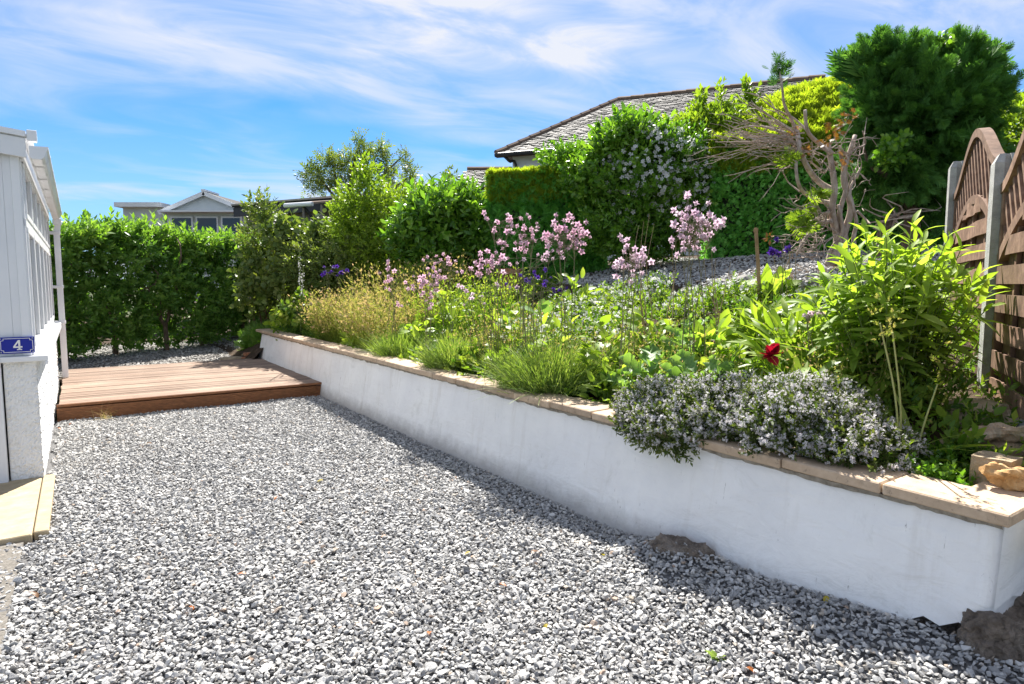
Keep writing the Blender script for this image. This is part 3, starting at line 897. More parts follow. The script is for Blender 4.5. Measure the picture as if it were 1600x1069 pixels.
def fence_panel(label, org, z0, ze, length=1.70):
    """org: foot of the panel's near end; z0 bottom, ze height of the end of its top rail"""
    th = thing('lattice_fence', label, 'fence', org + FZ * z0, 'curved lattice topped fence panels')
    top = lambda t: ze + .33 * (.5 - .5 * math.cos(2 * math.pi * t)) ** .85
    arc = lambda t: ze - .40 + .28 * math.sin(math.pi * t) ** .9 if 0 < t < 1 else ze - .40
    pt = lambda t, z, o=0.: org + FD * (length * t) + FZ * z + FN * o
    ts = np.linspace(0, 1, 33)
    def rail(fn, w, h, nm):
        P = np.array([pt(t, fn(t)) for t in ts]); T = np.gradient(P, axis=0); T /= np.linalg.norm(T, axis=1)[:, None]
        up = np.cross(T, FN); up *= np.sign(up[:, 2:3])
        MB().add(*swept(P, w, h, up)).build(th, nm, M_fwood)
    rail(top, .062, .055, 'top_rail')
    rail(arc, .052, .06, 'arch_rail')
    for t in (0.012, .988):
        MB().box(pt(t, z0, -.024) - FD * .02, FD * .04, FN * .048, FZ * (top(t) - z0 - .02), .004).build(th, 'side_stile', M_fwood)
    # lattice of slanting slats between the two rails
    for sgn, o_ in ((1, .008), (-1, -.008)):
        for t0 in np.arange(-.5, 1.45, .066):
            P = []
            for q in np.linspace(0, 1.1, 67):
                t = t0 + sgn * q * .40
                z = ze - .45 + q
                if .015 < t < .985 and arc(t) - .02 < z < top(t) + .01: P.append(pt(t, z, o_))
            if len(P) < 3: continue
            P = np.array([P[0], P[-1]]); d = (P[1] - P[0]) / np.linalg.norm(P[1] - P[0]); up = np.cross(d, FN)
            MB().add(*swept(P, .013, .030, [up, up])).build(th, 'lattice_slat', M_fwood)
    # boards: one row proud, one row behind, round upright battens
    z, k = z0 + .02, 0
    while z < ze - .14:
        h = .098
        ok = [t for t in np.linspace(.02, .98, 97) if arc(t) > z + h * .6]
        if ok:
            t0, t1 = ok[0], ok[-1]
            o_ = .020 if k % 2 == 0 else -.022
            n_ = 7
            P = [pt(t0 + (t1 - t0) * i / n_, z + h / 2, o_ + .008 * math.sin(i * 1.9 + k)) for i in range(n_ + 1)]
            MB().add(*swept(P, .012, h, [FZ] * (n_ + 1))).build(th, 'fence_board', M_fwood)
        z += .078; k += 1
    for t in (.22, .5, .78):
        MB().box(pt(t, z0, -.012) - FD * .02, FD * .04, FN * .024, FZ * (arc(t) - z0), .003).build(th, 'batten', M_fwood)
    MB().box(pt(0, z0 - .32, -.025), FD * length, FN * .05, FZ * .30, .006).build(th, 'gravel_board', M_conc)
    return th
def post(label, q, zt, zb):
    th = thing('fence_post', label, 'post', q + FZ * zb, 'concrete fence posts')
    V, F = [], []
    a = .062
    for z, k_ in ((zb, 1), (zt - .05, 1), (zt, .62)):
        for x_, y_ in ((-1, -1), (-.28, -1), (-.28, -.55), (.28, -.55), (.28, -1), (1, -1), (1, 1), (.28, 1), (.28, .55), (-.28, .55), (-.28, 1), (-1, 1)):
            V.append(q + FN * x_ * a * k_ + FD * y_ * a * k_ + FZ * z)
    F = [(i * 12 + j, i * 12 + (j + 1) % 12, i * 12 + 12 + (j + 1) % 12, i * 12 + 12 + j) for i in range(2) for j in range(12)] + [tuple(24 + j for j in range(12))]
    part(th, 'post_shaft', V, F, M_conc)
fence_panel('weathered brown fence panel with lattice crest, between the two concrete posts', FP + FD * .07, 1.02, 2.205)
fence_panel('brown lattice topped fence panel cut off by the picture edge', FP - FD * 1.77, .86, 2.035)
post('mossy concrete fence post between the two brown panels', FP, 2.235, .55)
post('concrete fence post partly hidden by the dark conifer', FP + FD * 1.84, 2.50, .6)

# ================================================================== BUILDINGS
M_slate = surf('roof_slate', [(.3, (.055, .052, .05)), (.5, (.105, .098, .093)), (.75, (.18, .168, .156))], 5, .75, .3, .4, 30, .01, dirt=((.22, .205, .18), 3.5, .64, .78))
M_ridge = surf('ridge_tile', [(.3, (.13, .085, .06)), (.7, (.22, .15, .11))], 6, .85, .2, .3, 40)
M_bwhite = surf('painted_render', [(.3, (.66, .67, .68)), (.7, (.76, .765, .77))], 4, .85, .2, .2, 60)
M_black = surf('black_plastic', [(.3, (.02, .02, .022)), (.7, (.035, .035, .038))], 4, .5, .4, 0)
def slates(root, name, A, e, upv, inside, nu, nv, du, dv, seed):
    """overlapping slates on a slope: A corner at the eave, e along it, upv up the slope (unit vectors)"""
    r = np.random.default_rng(seed)
    nrm = np.cross(e, upv); nrm *= np.sign(nrm[2])
    V, F = [], []
    for j in range(nv):
        for i in range(-1, nu):
            u, v = (i + (j % 2) * .5) * du, j * dv
            if not inside(u + du / 2, v + dv / 2): continue
            g = r.uniform(.006, .018); l_ = r.normal(0, .008); h0 = .022 + r.uniform(0, .02)
            c = [(u + g, v - .015 + l_, h0), (u + du - g, v - .015 - l_, h0 + r.uniform(-.004, .004)), (u + du - g, v + dv * 1.15, .004), (u + g, v + dv * 1.15, .004), (u + g, v - .015 + l_, 0), (u + du - g, v - .015 - l_, 0)]
            n_ = len(V)
            V += [A + e * a + upv * b_ + nrm * c_ for a, b_, c_ in c]
            F += [(n_, n_ + 1, n_ + 2, n_ + 3), (n_ + 4, n_ + 5, n_ + 1, n_), (n_ + 1, n_ + 5, n_ + 2), (n_ + 4, n_, n_ + 3)]
    return part(root, name, V, F, M_slate, kind='stuff')
hs = thing('slate_roofed_house', 'house with a long grey slate hipped roof rising behind the climbers', 'house', (5, 20, 2.2))
Zr, Ze = 7.35, 5.08
A = at(965, 163, 21); A[2] = Zr
B = at(1250, 135, 19.0); B[2] = Zr
B = A + (B - A) * 1.12
C = at(775, 245, 18); C[2] = Ze
e = (B - A); e[2] = 0; e /= np.linalg.norm(e)
back = np.array((-e[1], e[0], 0))          # away from the camera
run = abs((A - C) @ back)
upv = back * run + FZ * (Zr - Ze); sl_len = np.linalg.norm(upv); upv /= sl_len
lenh = (A - C) @ e
D = C + e * ((B - A) @ e + 2 * lenh)
C2, D2 = C + back * 2 * run, D + back * 2 * run
part(hs, 'roof', [C, D, B, A, C2, D2], [(0, 1, 2, 3), (4, 0, 3), (5, 4, 3, 2), (1, 5, 2), (0, 4, 5, 1)], M_slate)
rf = [o for o in hs.children if o.name.startswith('roof')][0]
slates(rf, 'slates', C, e, upv, lambda u, v: v < sl_len - .05 and u > lenh * v / sl_len + .05 and u < 12, 60, 31, .25, .155, 4)
hipL = back * run + e * lenh
for P0, P1 in ((C, A), (A, B)):
    d_ = P1 - P0; n_ = int(np.linalg.norm(d_) / .42)
    mb = MB()
    for i in range(n_):
        a0, a1 = P0 + d_ * i / n_, P0 + d_ * (i + 1.03) / n_
        mb.tube([a0 + FZ * .03, a1 + FZ * .012], .085, 7)
    mb.build(rf, 'ridge_cap', M_ridge)
inn = .35
wz = Ze + .02
Q = [C + e * inn + back * inn, D - e * inn + back * inn, D2 - e * inn - back * inn, C2 + e * inn - back * inn]
part(hs, 'wall', [q + FZ * (z - q[2]) for z in (1.8, wz) for q in Q], [(0, 1, 5, 4), (1, 2, 6, 5), (2, 3, 7, 6), (3, 0, 4, 7)], M_bwhite)
MB().box(C + FZ * -.10 + back * .02, e * np.linalg.norm(D - C), back * .03, FZ * .14).build(hs, 'eaves_board', M_ridge)
gt = MB().tube([C - back * .06 - FZ * .04, D - back * .06 - FZ * .04], .06, 8).build(hs, 'gutter', M_black)
P0 = C + e * .5 + back * .28
MB().tube(spline([C + e * .25 - FZ * .08, C + e * .35 + back * .1 - FZ * .2, P0 - FZ * .45, P0 - FZ * 3], 14), .04, 8).build(gt, 'downpipe', M_black)
# roof light near the climber
q0 = C + e * 3.2 + upv * 1.35
nr = np.cross(e, upv); nr *= np.sign(nr[2])
sk = MB().box(q0, e * .55, upv * .5, nr * .06).build(hs, 'roof_light', M_black)

# lower slate roof to the left of the house
h2 = thing('slate_outhouse', 'small outhouse with rough grey slate roof beside the tall hedge', 'outhouse', at(745, 330, 17))
q1, q2 = at(708, 296, 16.5), at(800, 296, 16.5)
r1, r2 = at(730, 266, 18.6), at(800, 266, 18.6)
q2[2] = q1[2]; r2[2] = r1[2]
ro = part(h2, 'roof', [q1, q2, r2, r1, q1 - FZ * .06, q2 - FZ * .06], [(0, 1, 2, 3), (4, 5, 1, 0)], M_slate)
e2 = (q2 - q1) / np.linalg.norm(q2 - q1); u2 = r1 - q1; u2 -= e2 * (u2 @ e2); l2 = np.linalg.norm(u2); u2 /= l2
off2 = (r1 - q1) @ e2
slates(ro, 'slates', q1, e2, u2, lambda u, v: v < l2 and off2 * v / l2 - .05 < u < 1.5, 8, int(l2 / .17) + 1, .2, .17, 8)
MB().tube([r1 + FZ * .03, r2 + FZ * .03], .07, 7).build(ro, 'ridge_cap', M_ridge)
part(h2, 'wall', [q1 + (0, .2, 0), q2 + (0, .2, 0), q2 + (0, .2, -2.6), q1 + (0, .2, -2.6), q1 + (.3, 2, 0), q1 + (.3, 2, -2.6)], [(0, 1, 2, 3), (0, 3, 5, 4)], M_bwhite)

# long low timber shed with a dark flat roof
M_felt = surf('roof_felt', [(.3, (.02, .02, .02)), (.7, (.05, .048, .045))], 8, .9, .2, .4, 60)
M_shed = surf('shed_boards', [(.3, (.15, .125, .11)), (.6, (.26, .225, .20)), (.8, (.34, .30, .27))], 1, .85, .2, .3, 1, .004, (9, 9, 1.2), .2)
M_brown = surf('brown_sheet', [(.3, (.17, .12, .09)), (.7, (.26, .19, .15))], 3, .8, .2, .2, 40)
sh = thing('timber_shed', 'long low timber shed with flat black felt roof behind the shrubs', 'shed', (-4, 17.5, .6))
EA = at(362, 319, 18.2); EB = at(748, 293, 14.6); EB[2] = EA[2] = (EA[2] + EB[2]) / 2
ed = EB - EA; ln = np.linalg.norm(ed); ed /= ln
bk = np.array((-ed[1], ed[0], 0)); bk *= np.sign(bk[1])
rise = FZ * .28
def slab(a, l_, w_, th_, rs): return [a, a + ed * l_, a + ed * l_ + bk * w_ + rs, a + bk * w_ + rs] + [q - FZ * th_ for q in (a, a + ed * l_, a + ed * l_ + bk * w_ + rs, a + bk * w_ + rs)]
BF = [(0, 1, 2, 3), (7, 6, 5, 4), (4, 5, 1, 0), (5, 6, 2, 1), (6, 7, 3, 2), (7, 4, 0, 3)]
part(sh, 'roof', slab(EA, ln, 3.2, .05, rise), BF, M_felt)
part(sh, 'roof_edge', slab(EA - bk * .03 + FZ * .035, ln, .06, .045, 0), BF, surf('edge_trim', [(.3, (.28, .25, .22)), (.7, (.4, .37, .33))], 6, .8, .2, .1))
part(sh, 'fascia', slab(EA - FZ * .05 + bk * .05, ln, .03, .26, 0), BF, M_black)
nb = 44
for i in range(nb):
    a0 = EA + ed * (.2 + i * (ln - .4) / nb) + bk * .3 - FZ * .05
    MB().box(a0 - FZ * 2.6, ed * ((ln - .4) / nb - .012), bk * .02, FZ * 2.6).build(sh, 'wall_board', M_shed)
part(sh, 'end_wall', [EB + bk * .3, EB + bk * 3.1 + rise, EB + bk * 3.1 - FZ * 2.6, EB + bk * .3 - FZ * 2.6] - ed * .2, [(0, 1, 2, 3)], M_shed)
# lean-to roof and its white gutter
c0 = at(452, 318, 15.9); c1 = at(545, 311, 15.2); c0[2] = c1[2] = (c0[2] + c1[2]) / 2
le = c1 - c0; lw = np.linalg.norm(le); le /= lw
lb = np.array((-le[1], le[0], 0)); lb *= np.sign(lb[1])
lt = part(sh, 'lean_to_roof', [c0, c1, c1 + lb * 1.3 + FZ * .22, c0 + lb * 1.3 + FZ * .22, c0 - FZ * .05, c1 - FZ * .05], [(0, 1, 2, 3), (4, 5, 1, 0)], M_brown)
MB().tube([c0 - lb * .05 - FZ * .06 - le * .1, c0 - lb * .05 - FZ * .06 + le * .75], .055, 8).build(lt, 'white_gutter', M_upvc)
MB().box(c0 + le * .35 + lb * .05 - FZ * .75, le * .06, lb * .06, FZ * .7).box(c0 + le * .9 + lb * .05 - FZ * 1.2, le * .06, lb * .06, FZ * 1.15).build(lt, 'post', M_shed)
MB().tube([c0 + le * .38 + lb * .08 - FZ * .1, c0 + le * .85 + lb * .08 - FZ * .6], .035, 6).build(lt, 'brace', M_felt)

# garden room with a pale gable
M_pale = surf('pale_boards', [(.3, (.52, .55, .55)), (.7, (.62, .64, .63))], 3, .7, .3, .1, 40)
gr = thing('gabled_garden_room', 'pale grey garden room with a shallow gable above the left hedge', 'garden room', (-10, 20.5, .3))
gY = 20.5
ap = at(318, 299, gY); el = at(252, 328, gY); er = at(390, 333, gY)
er[2] = el[2]
gb = np.array((.12, 4., 0))
nO = 8
def gp_(t, z): return None
part(gr, 'gable_wall', [el + (.1, .12, -.02), er + (-.1, .12, -.02), ap + (0, .12, -.05), el + (.1, .12, -2.9), er + (-.1, .12, -2.9)], [(0, 1, 2), (3, 4, 1, 0)], M_pale)
for nm, a0, a1 in (('roof_slope', el, ap), ('roof_slope', er, ap)):
    d_ = (a1 - a0) / np.linalg.norm(a1 - a0)
    part(gr, nm, [a0 - d_ * .1, a1, a1 + gb, a0 - d_ * .1 + gb, a0 - d_ * .1 - FZ * .05, a1 - FZ * .05], [(0, 1, 2, 3), (4, 5, 1, 0)], M_felt)
    mbx = MB()
    up_ = np.cross(d_, (0, 1, 0)); up_ *= np.sign(up_[2])
    mbx.box(a0 - d_ * .12 - (0, .03, 0) - up_ * .12, d_ * (np.linalg.norm(a1 - a0) + .12), (0, .03, 0), up_ * .13)
    mbx.build(gr, 'bargeboard', M_upvc)
MB().box(el + (.05, -.35, -.10), (er - el)[0] * np.array((1, 0, 0)) - (.1, 0, 0), (0, .45, .0), (0, 0, .05)).build(gr, 'canopy', M_bwhite)
for x0, x1 in ((.25, .95), (1.05, 1.75), (1.85, 2.5)):
    f_ = MB().box(el + (x0, .05, -1.25), (x1 - x0, 0, 0), (0, .05, 0), (0, 0, 1.05)).build(gr, 'window', M_upvc)
    MB().box(el + (x0 + .05, .035, -1.2), (x1 - x0 - .1, 0, 0), (0, .05, 0), (0, 0, .95)).build(f_, 'pane', M_glass)
part(gr, 'side_wall', [el + (.1, .12, -.02), el + (.1, 4, -.02), el + (.1, 4, -2.9), el + (.1, .12, -2.9), er + (-.1, .12, -.02), er + (-.1, 4, -.02), er + (-.1, 4, -2.9), er + (-.1, .12, -2.9)], [(0, 1, 2, 3), (4, 5, 6, 7)], M_pale)
MB().box(ap + (-.06, -.05, 0), (.12, 0, 0), (0, 1.0, 0), (0, 0, .06)).build(gr, 'ridge_cap', M_upvc)
b0 = at(178, 323, gY); b1 = at(250, 326, gY)
MB().box(b0, (b1 - b0)[0] * np.array((1, 0, 0)), (0, 3, 0), FZ * .14).build(gr, 'side_roof', M_bwhite)
MB().box(b0 + (.1, .3, -2.5), ((b1 - b0)[0] - .1, 0, 0), (0, 2.5, 0), FZ * 2.5).build(gr, 'side_wall', M_pale)

# ================================================================== HEDGES, SHRUBS AND TREES
M_bark = surf('bark', [(.3, (.10, .07, .05)), (.6, (.20, .145, .105)), (.8, (.30, .23, .18))], 1, .9, .15, .8, 1.5, .012, (30, 30, 7))
M_dead = surf('bleached_wood', [(.3, (.22, .16, .125)), (.55, (.42, .34, .285)), (.8, (.60, .53, .47))], 1, .85, .15, .6, 1.4, .008, (24, 24, 9))
M_twig = surf('twig', [(.3, (.10, .065, .04)), (.7, (.19, .13, .085))], 8, .85, .2, 0)
M_core = leafmat('dark_core', [(.012, .022, .008), (.03, .05, .016)], .15)  # near-black, for the solid light-blocking cores added inside the clipped hedges
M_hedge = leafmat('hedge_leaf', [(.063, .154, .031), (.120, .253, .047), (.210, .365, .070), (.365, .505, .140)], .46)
M_lime = leafmat('lime_leaf', [(.10, .19, .02), (.18, .29, .03), (.28, .39, .045), (.40, .48, .09)], .48)
M_laurel = leafmat('laurel_leaf', [(.055, .143, .020), (.099, .231, .028), (.198, .363, .044), (.308, .473, .077)], .46, .3, .5)
M_dusk = leafmat('bronze_leaf', [(.083, .138, .041), (.138, .207, .055), (.221, .276, .076), (.304, .276, .124)], .40)
M_cyp = leafmat('cypress_spray', [(.046, .136, .038), (.074, .194, .046), (.120, .271, .061), (.210, .391, .084)], .34, .6, .2)
M_gold = leafmat('golden_spray', [(.145, .225, .025), (.25, .335, .034), (.36, .44, .045), (.47, .51, .08)], .60, .6, .2)
M_clip = leafmat('clipped_cypress', [(.107, .334, .078), (.168, .460, .101), (.250, .602, .127), (.353, .706, .158)], .30, .6, .2)
M_rust = leafmat('rusty_foliage', [(.16, .07, .03), (.30, .13, .04), (.40, .20, .07)], .35)
M_petalw = leafmat('white_petal', [(.62, .60, .62), (.74, .73, .74), (.80, .79, .80)], .35, .6, .2, (1, 1, 1))

SH_hedge = [shoot(11, .42, .42, 62, .05, i) for i in range(4)]
SH_small = [shoot(10, .34, .5, 60, .1, 20 + i) for i in range(4)]
SH_big = [shoot(7, .55, .42, 58, .05, 40 + i, leafc(.40, .12, .2)) for i in range(4)]
SH_heart = [shoot(6, .5, .78, 65, .1, 60 + i, leafc(.72, .08, .18)) for i in range(4)]
SH_pinn = [shoot(9, .36, .36, 60, .1, 80 + i, None, .1, .1, True) for i in range(4)]
SH_feath = [feather(i) for i in range(4)]
SH_scale = [feather(10 + i, 4, .22) for i in range(3)]

def blob(c, r, n, tpls, size, up=.35, inner=.55, rough=.22, seed=0., expo=2.0, zmin=None, noise=.45, flatn=False, cut=None):
    d = rnd_dir(n)
    q = np.abs(d) ** expo
    d2 = d / (q.sum(1)[:, None] ** (1 / expo))
    rad = inner + (1 - inner) * rng.random(n) ** .55
    P = d2 * np.asarray(r)
    P = c + P * (rad * (1 + rough * lump(d * 2.2 + np.asarray(c), 1.6, seed)))[:, None]
    if cut is not None:
        m = cut(P); P, d, rad = P[m], d[m], rad[m]
    if zmin is not None:
        m = P[:, 2] > zmin; P, d, rad = P[m], d[m], rad[m]
    n = len(P)
    dd = d * np.array((1, 1, .7)) + noise * rng.normal(size=(n, 3)); dd[:, 2] += up
    dd /= np.linalg.norm(dd, axis=1)[:, None]
    nn = perp(dd)
    if flatn: nn = nn * .7 + d
    s = size * rng.uniform(.7, 1.3, n)
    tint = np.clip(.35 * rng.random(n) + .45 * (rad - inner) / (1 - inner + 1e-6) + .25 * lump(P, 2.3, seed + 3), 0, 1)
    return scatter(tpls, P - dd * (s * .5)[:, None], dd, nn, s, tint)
def branches(base, tips, r0, seed, wob=.12, k=6, n=9):
    """limbs fanning from base to each tip"""
    r = np.random.default_rng(seed)
    mb = MB()
    base = np.asarray(base, float)
    for tp in tips:
        tp = np.asarray(tp, float)
        m1 = base + (tp - base) * .35 + r.normal(0, wob, 3) * np.linalg.norm(tp - base) * .5 * (1, 1, .3)
        m2 = base + (tp - base) * .7 + r.normal(0, wob, 3) * np.linalg.norm(tp - base) * .5
        P = spline([base, m1, m2, tp], n)
        mb.tube(P, np.linspace(r0, r0 * .18, n), k)
    return mb
def pxr(c, rx, ry, depth, Y): return np.array((rx * Y / 1000, depth, ry * Y / 1000))

# ---- left hedge
hA, hB = np.array((-9.1, 8.9)), np.array((-5.55, 16.4))
hl = hB - hA; HL = np.linalg.norm(hl); hl /= HL; hn = np.array((-hl[1], hl[0]))   # hn points away from the garden
def hedge_shoots(N, face):
    l = rng.random(N) * HL
    H = 2.60 + .16 * np.sin(l * 1.3 + 1) * np.sin(l * .7) + .10 * np.sin(l * 4.3) * np.sin(l * 2.9 + 1) - .035 * l
    if face == 'front': t = rng.random(N) ** 1.6 * .45; h = .12 + (H - .12) * rng.random(N) ** .9
    elif face == 'top': t = rng.random(N) * 1.3; h = H - rng.random(N) ** 2 * .25
    else: t = .3 + rng.random(N) * .9; h = .4 + rng.random(N) * (H - .5)
    t = np.where(h < .9, t + .30 * (1 - h / .9) * (1 + .6 * np.sin(l * 4.1)), t)
    xy = hA + hl * l[:, None] + hn * t[:, None]
    P = np.column_stack([xy, .1 + h])
    k = lump(P, 1.5, 2.0)
    P[:, :2] -= hn * (k * .34 + .12 * lump(P, 4.2, 7.))[:, None]
    out = np.column_stack([np.tile(-hn, (N, 1)), np.full(N, .35 if face != 'top' else 1.4)])
    d = out + .55 * rng.normal(size=(N, 3)); d /= np.linalg.norm(d, axis=1)[:, None]
    s = .25 * rng.uniform(.55, 1.45, N)
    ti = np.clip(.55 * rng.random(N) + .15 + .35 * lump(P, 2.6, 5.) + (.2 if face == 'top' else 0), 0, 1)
    return scatter(SH_hedge, P - d * (s * .4)[:, None], d, perp(d), s, ti)
lh = thing('leafy_hedge', 'tall glossy green hedge filling the left behind the deck', 'hedge', (*((hA + hB) / 2), .1))
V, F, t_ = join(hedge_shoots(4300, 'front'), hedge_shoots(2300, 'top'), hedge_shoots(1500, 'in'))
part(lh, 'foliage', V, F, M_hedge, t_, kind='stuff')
# upright sprigs breaking the top line
n = 170
l = rng.random(n) * HL
P = np.column_stack([hA + hl * l[:, None] + hn * (rng.random(n) * .8)[:, None], 2.60 + .16 * np.sin(l * 1.3 + 1) * np.sin(l * .7) + .10 * np.sin(l * 4.3) * np.sin(l * 2.9 + 1) - .035 * l])
d = np.tile((0, 0, 1.), (n, 1)) + .18 * rng.normal(size=(n, 3))
V, F, t_ = scatter(SH_small, P, d, perp(d), rng.uniform(.2, .45, n), .4 + .6 * rng.random(n))
part(lh, 'sprigs', V, F, M_hedge, t_, kind='stuff')
for i in range(8):
    l0 = .9 + i * HL / 8.3
    b0 = np.array((*(hA + hl * l0 + hn * (.42 + .15 * math.sin(i * 3))), .06))
    tips = [b0 + np.array((*(hl * a_ - hn * .25), h_)) for a_, h_ in ((-.6, 1.7), (.5, 2.0), (.1, 2.5), (-.25, 1.2))]
    branches(b0 + (0, 0, .55), tips, .035, i, .18).tube([b0, b0 + (.01, 0, .3), b0 + (0, 0, .56)], [.058, .05, .045], 8).build(lh, 'trunk', M_bark)
# twilit earth bank and leaf litter under it is the back ground itself
lo_ = at(250, 527, 14.2)
tag(MB().tube([(lo_[0], lo_[1], .08), (lo_[0] + .01, lo_[1], .3), (lo_[0] + .012, lo_[1], .34)], [.055, .055, .035], 10).build(None, 'wooden_stump', surf('stump_wood', [(.3, (.42, .36, .24)), (.7, (.6, .54, .4))], 6, .85, .2, .3, 40)), 'short pale sawn post standing in front of the hedge', 'post')

# ---- shrubs between the hedge and the conifer hedge
def shrub(name, label, cat, blobs, mat, base, tips=4, r0=.03, extra=None, barkmat=None):
    th = thing(name, label, cat, base)
    V, F, t_ = join(*blobs)
    part(th, 'foliage', V, F, mat, t_, kind='stuff')
    c = V.mean(0)
    hi = V[rng.integers(0, len(V), tips)]
    branches(np.asarray(base), [base + (h - base) * .85 for h in hi], r0, int(abs(c[0] * 100)) % 997, .2).build(th, 'stems', barkmat or M_twig)
    return th
def gz(px, Y):
    x = (px - 800) / 1000 * Y
    return np.array((x, Y, float(terrain(x, Y))))
def B_(px, py, Y, rx, ry, dep, n, tp, sz, **kw): return blob(at(px, py, Y), pxr(None, rx, ry, dep, Y), n, tp, sz, **kw)

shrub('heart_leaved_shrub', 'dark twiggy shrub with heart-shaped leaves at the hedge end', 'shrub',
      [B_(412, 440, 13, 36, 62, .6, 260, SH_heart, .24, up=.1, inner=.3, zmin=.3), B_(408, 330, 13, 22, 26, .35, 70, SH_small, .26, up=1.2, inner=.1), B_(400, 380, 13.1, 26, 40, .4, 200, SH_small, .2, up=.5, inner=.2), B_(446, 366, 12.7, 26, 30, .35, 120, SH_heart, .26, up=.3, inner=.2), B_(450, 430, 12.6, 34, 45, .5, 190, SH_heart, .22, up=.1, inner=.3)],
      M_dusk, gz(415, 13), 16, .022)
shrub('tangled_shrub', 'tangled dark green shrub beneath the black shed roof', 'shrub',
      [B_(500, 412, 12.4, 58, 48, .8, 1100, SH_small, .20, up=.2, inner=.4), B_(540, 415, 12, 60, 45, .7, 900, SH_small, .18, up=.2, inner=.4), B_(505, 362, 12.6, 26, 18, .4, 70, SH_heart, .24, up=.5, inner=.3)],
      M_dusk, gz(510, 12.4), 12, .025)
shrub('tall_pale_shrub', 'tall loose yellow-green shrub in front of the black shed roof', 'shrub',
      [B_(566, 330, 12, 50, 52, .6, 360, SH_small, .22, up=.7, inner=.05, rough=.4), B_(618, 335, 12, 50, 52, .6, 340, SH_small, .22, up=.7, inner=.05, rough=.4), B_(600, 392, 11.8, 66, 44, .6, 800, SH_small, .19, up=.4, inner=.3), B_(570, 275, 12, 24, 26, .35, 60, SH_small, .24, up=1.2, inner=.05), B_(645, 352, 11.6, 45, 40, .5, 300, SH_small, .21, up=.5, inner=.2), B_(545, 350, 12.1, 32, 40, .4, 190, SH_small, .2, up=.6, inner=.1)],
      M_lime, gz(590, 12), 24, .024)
tr = thing('broadleaf_tree', 'dark airy tree behind the shed roof, open against the sky', 'tree', gz(535, 20.5))
gt_ = at(540, 300, 20.5)
tb = [B_(x, y, 20.5, rx, ry, .5, n_, SH_pinn, .30, up=.3, inner=.05, rough=.4) for x, y, rx, ry, n_ in ((492, 272, 22, 18, 110), (512, 255, 20, 18, 100), (505, 292, 34, 14, 120), (540, 258, 24, 22, 130), (548, 285, 36, 22, 170), (565, 228, 13, 22, 60), (572, 250, 22, 22, 100), (597, 232, 11, 20, 50), (600, 262, 20, 22, 90), (634, 252, 9, 20, 40), (640, 280, 14, 20, 60), (615, 290, 34, 22, 130), (655, 300, 16, 12, 40))]
V, F, t_ = join(*tb)
part(tr, 'crown', V, F, M_dusk, t_, kind='stuff')
branches(gz(545, 20.5) + (0, 0, 2.6), [at(x, y, 20.5) for x, y in ((488, 268), (512, 248), (540, 245), (566, 212), (598, 222), (634, 240), (620, 285), (560, 265), (645, 275))], .06, 4).tube([gz(545, 20.5), gz(545, 20.5) + (0, 0, 2.7)], [.13, .08], 8).build(tr, 'trunk', M_bark)
shrub('laurel_bush', 'bright glossy laurel bush left of the clipped conifer hedge', 'shrub',
      [B_(690, 350, 11.2, 58, 58, .8, 620, SH_big, .26, up=.45, inner=.45), B_(660, 370, 11, 50, 50, .6, 380, SH_big, .24, up=.4, inner=.4), B_(730, 330, 11.2, 32, 40, .5, 220, SH_big, .26, up=.5, inner=.4), B_(745, 365, 10.9, 30, 45, .5, 220, SH_big, .22, up=.4, inner=.4), B_(700, 415, 10.9, 70, 40, .6, 420, SH_big, .22, up=.3, inner=.4)],
      M_laurel, gz(690, 11.2), 12, .03)
wp = shrub('wispy_sapling', 'thin wispy sapling sticking up beside the shed gable', 'shrub', [B_(702, 277, 13.4, 12, 14, .2, 26, SH_small, .22, up=.6, inner=.1), B_(718, 300, 13.4, 10, 18, .2, 22, SH_small, .2, up=.8, inner=.1)], M_dusk, gz(708, 13.4), 3, .02)
shrub('low_feathery_shrub', 'low feathery green mound at the far end of the white wall', 'shrub',
      [blob(W(9.75, .55, .42), (.6, .5, .34), 520, SH_feath, .20, up=.8, inner=.35), blob(W(10.3, .3, .38), (.5, .5, .36), 380, SH_feath, .2, up=.8, inner=.35)], M_hedge, W(9.9, .5, .15), 4, .02)

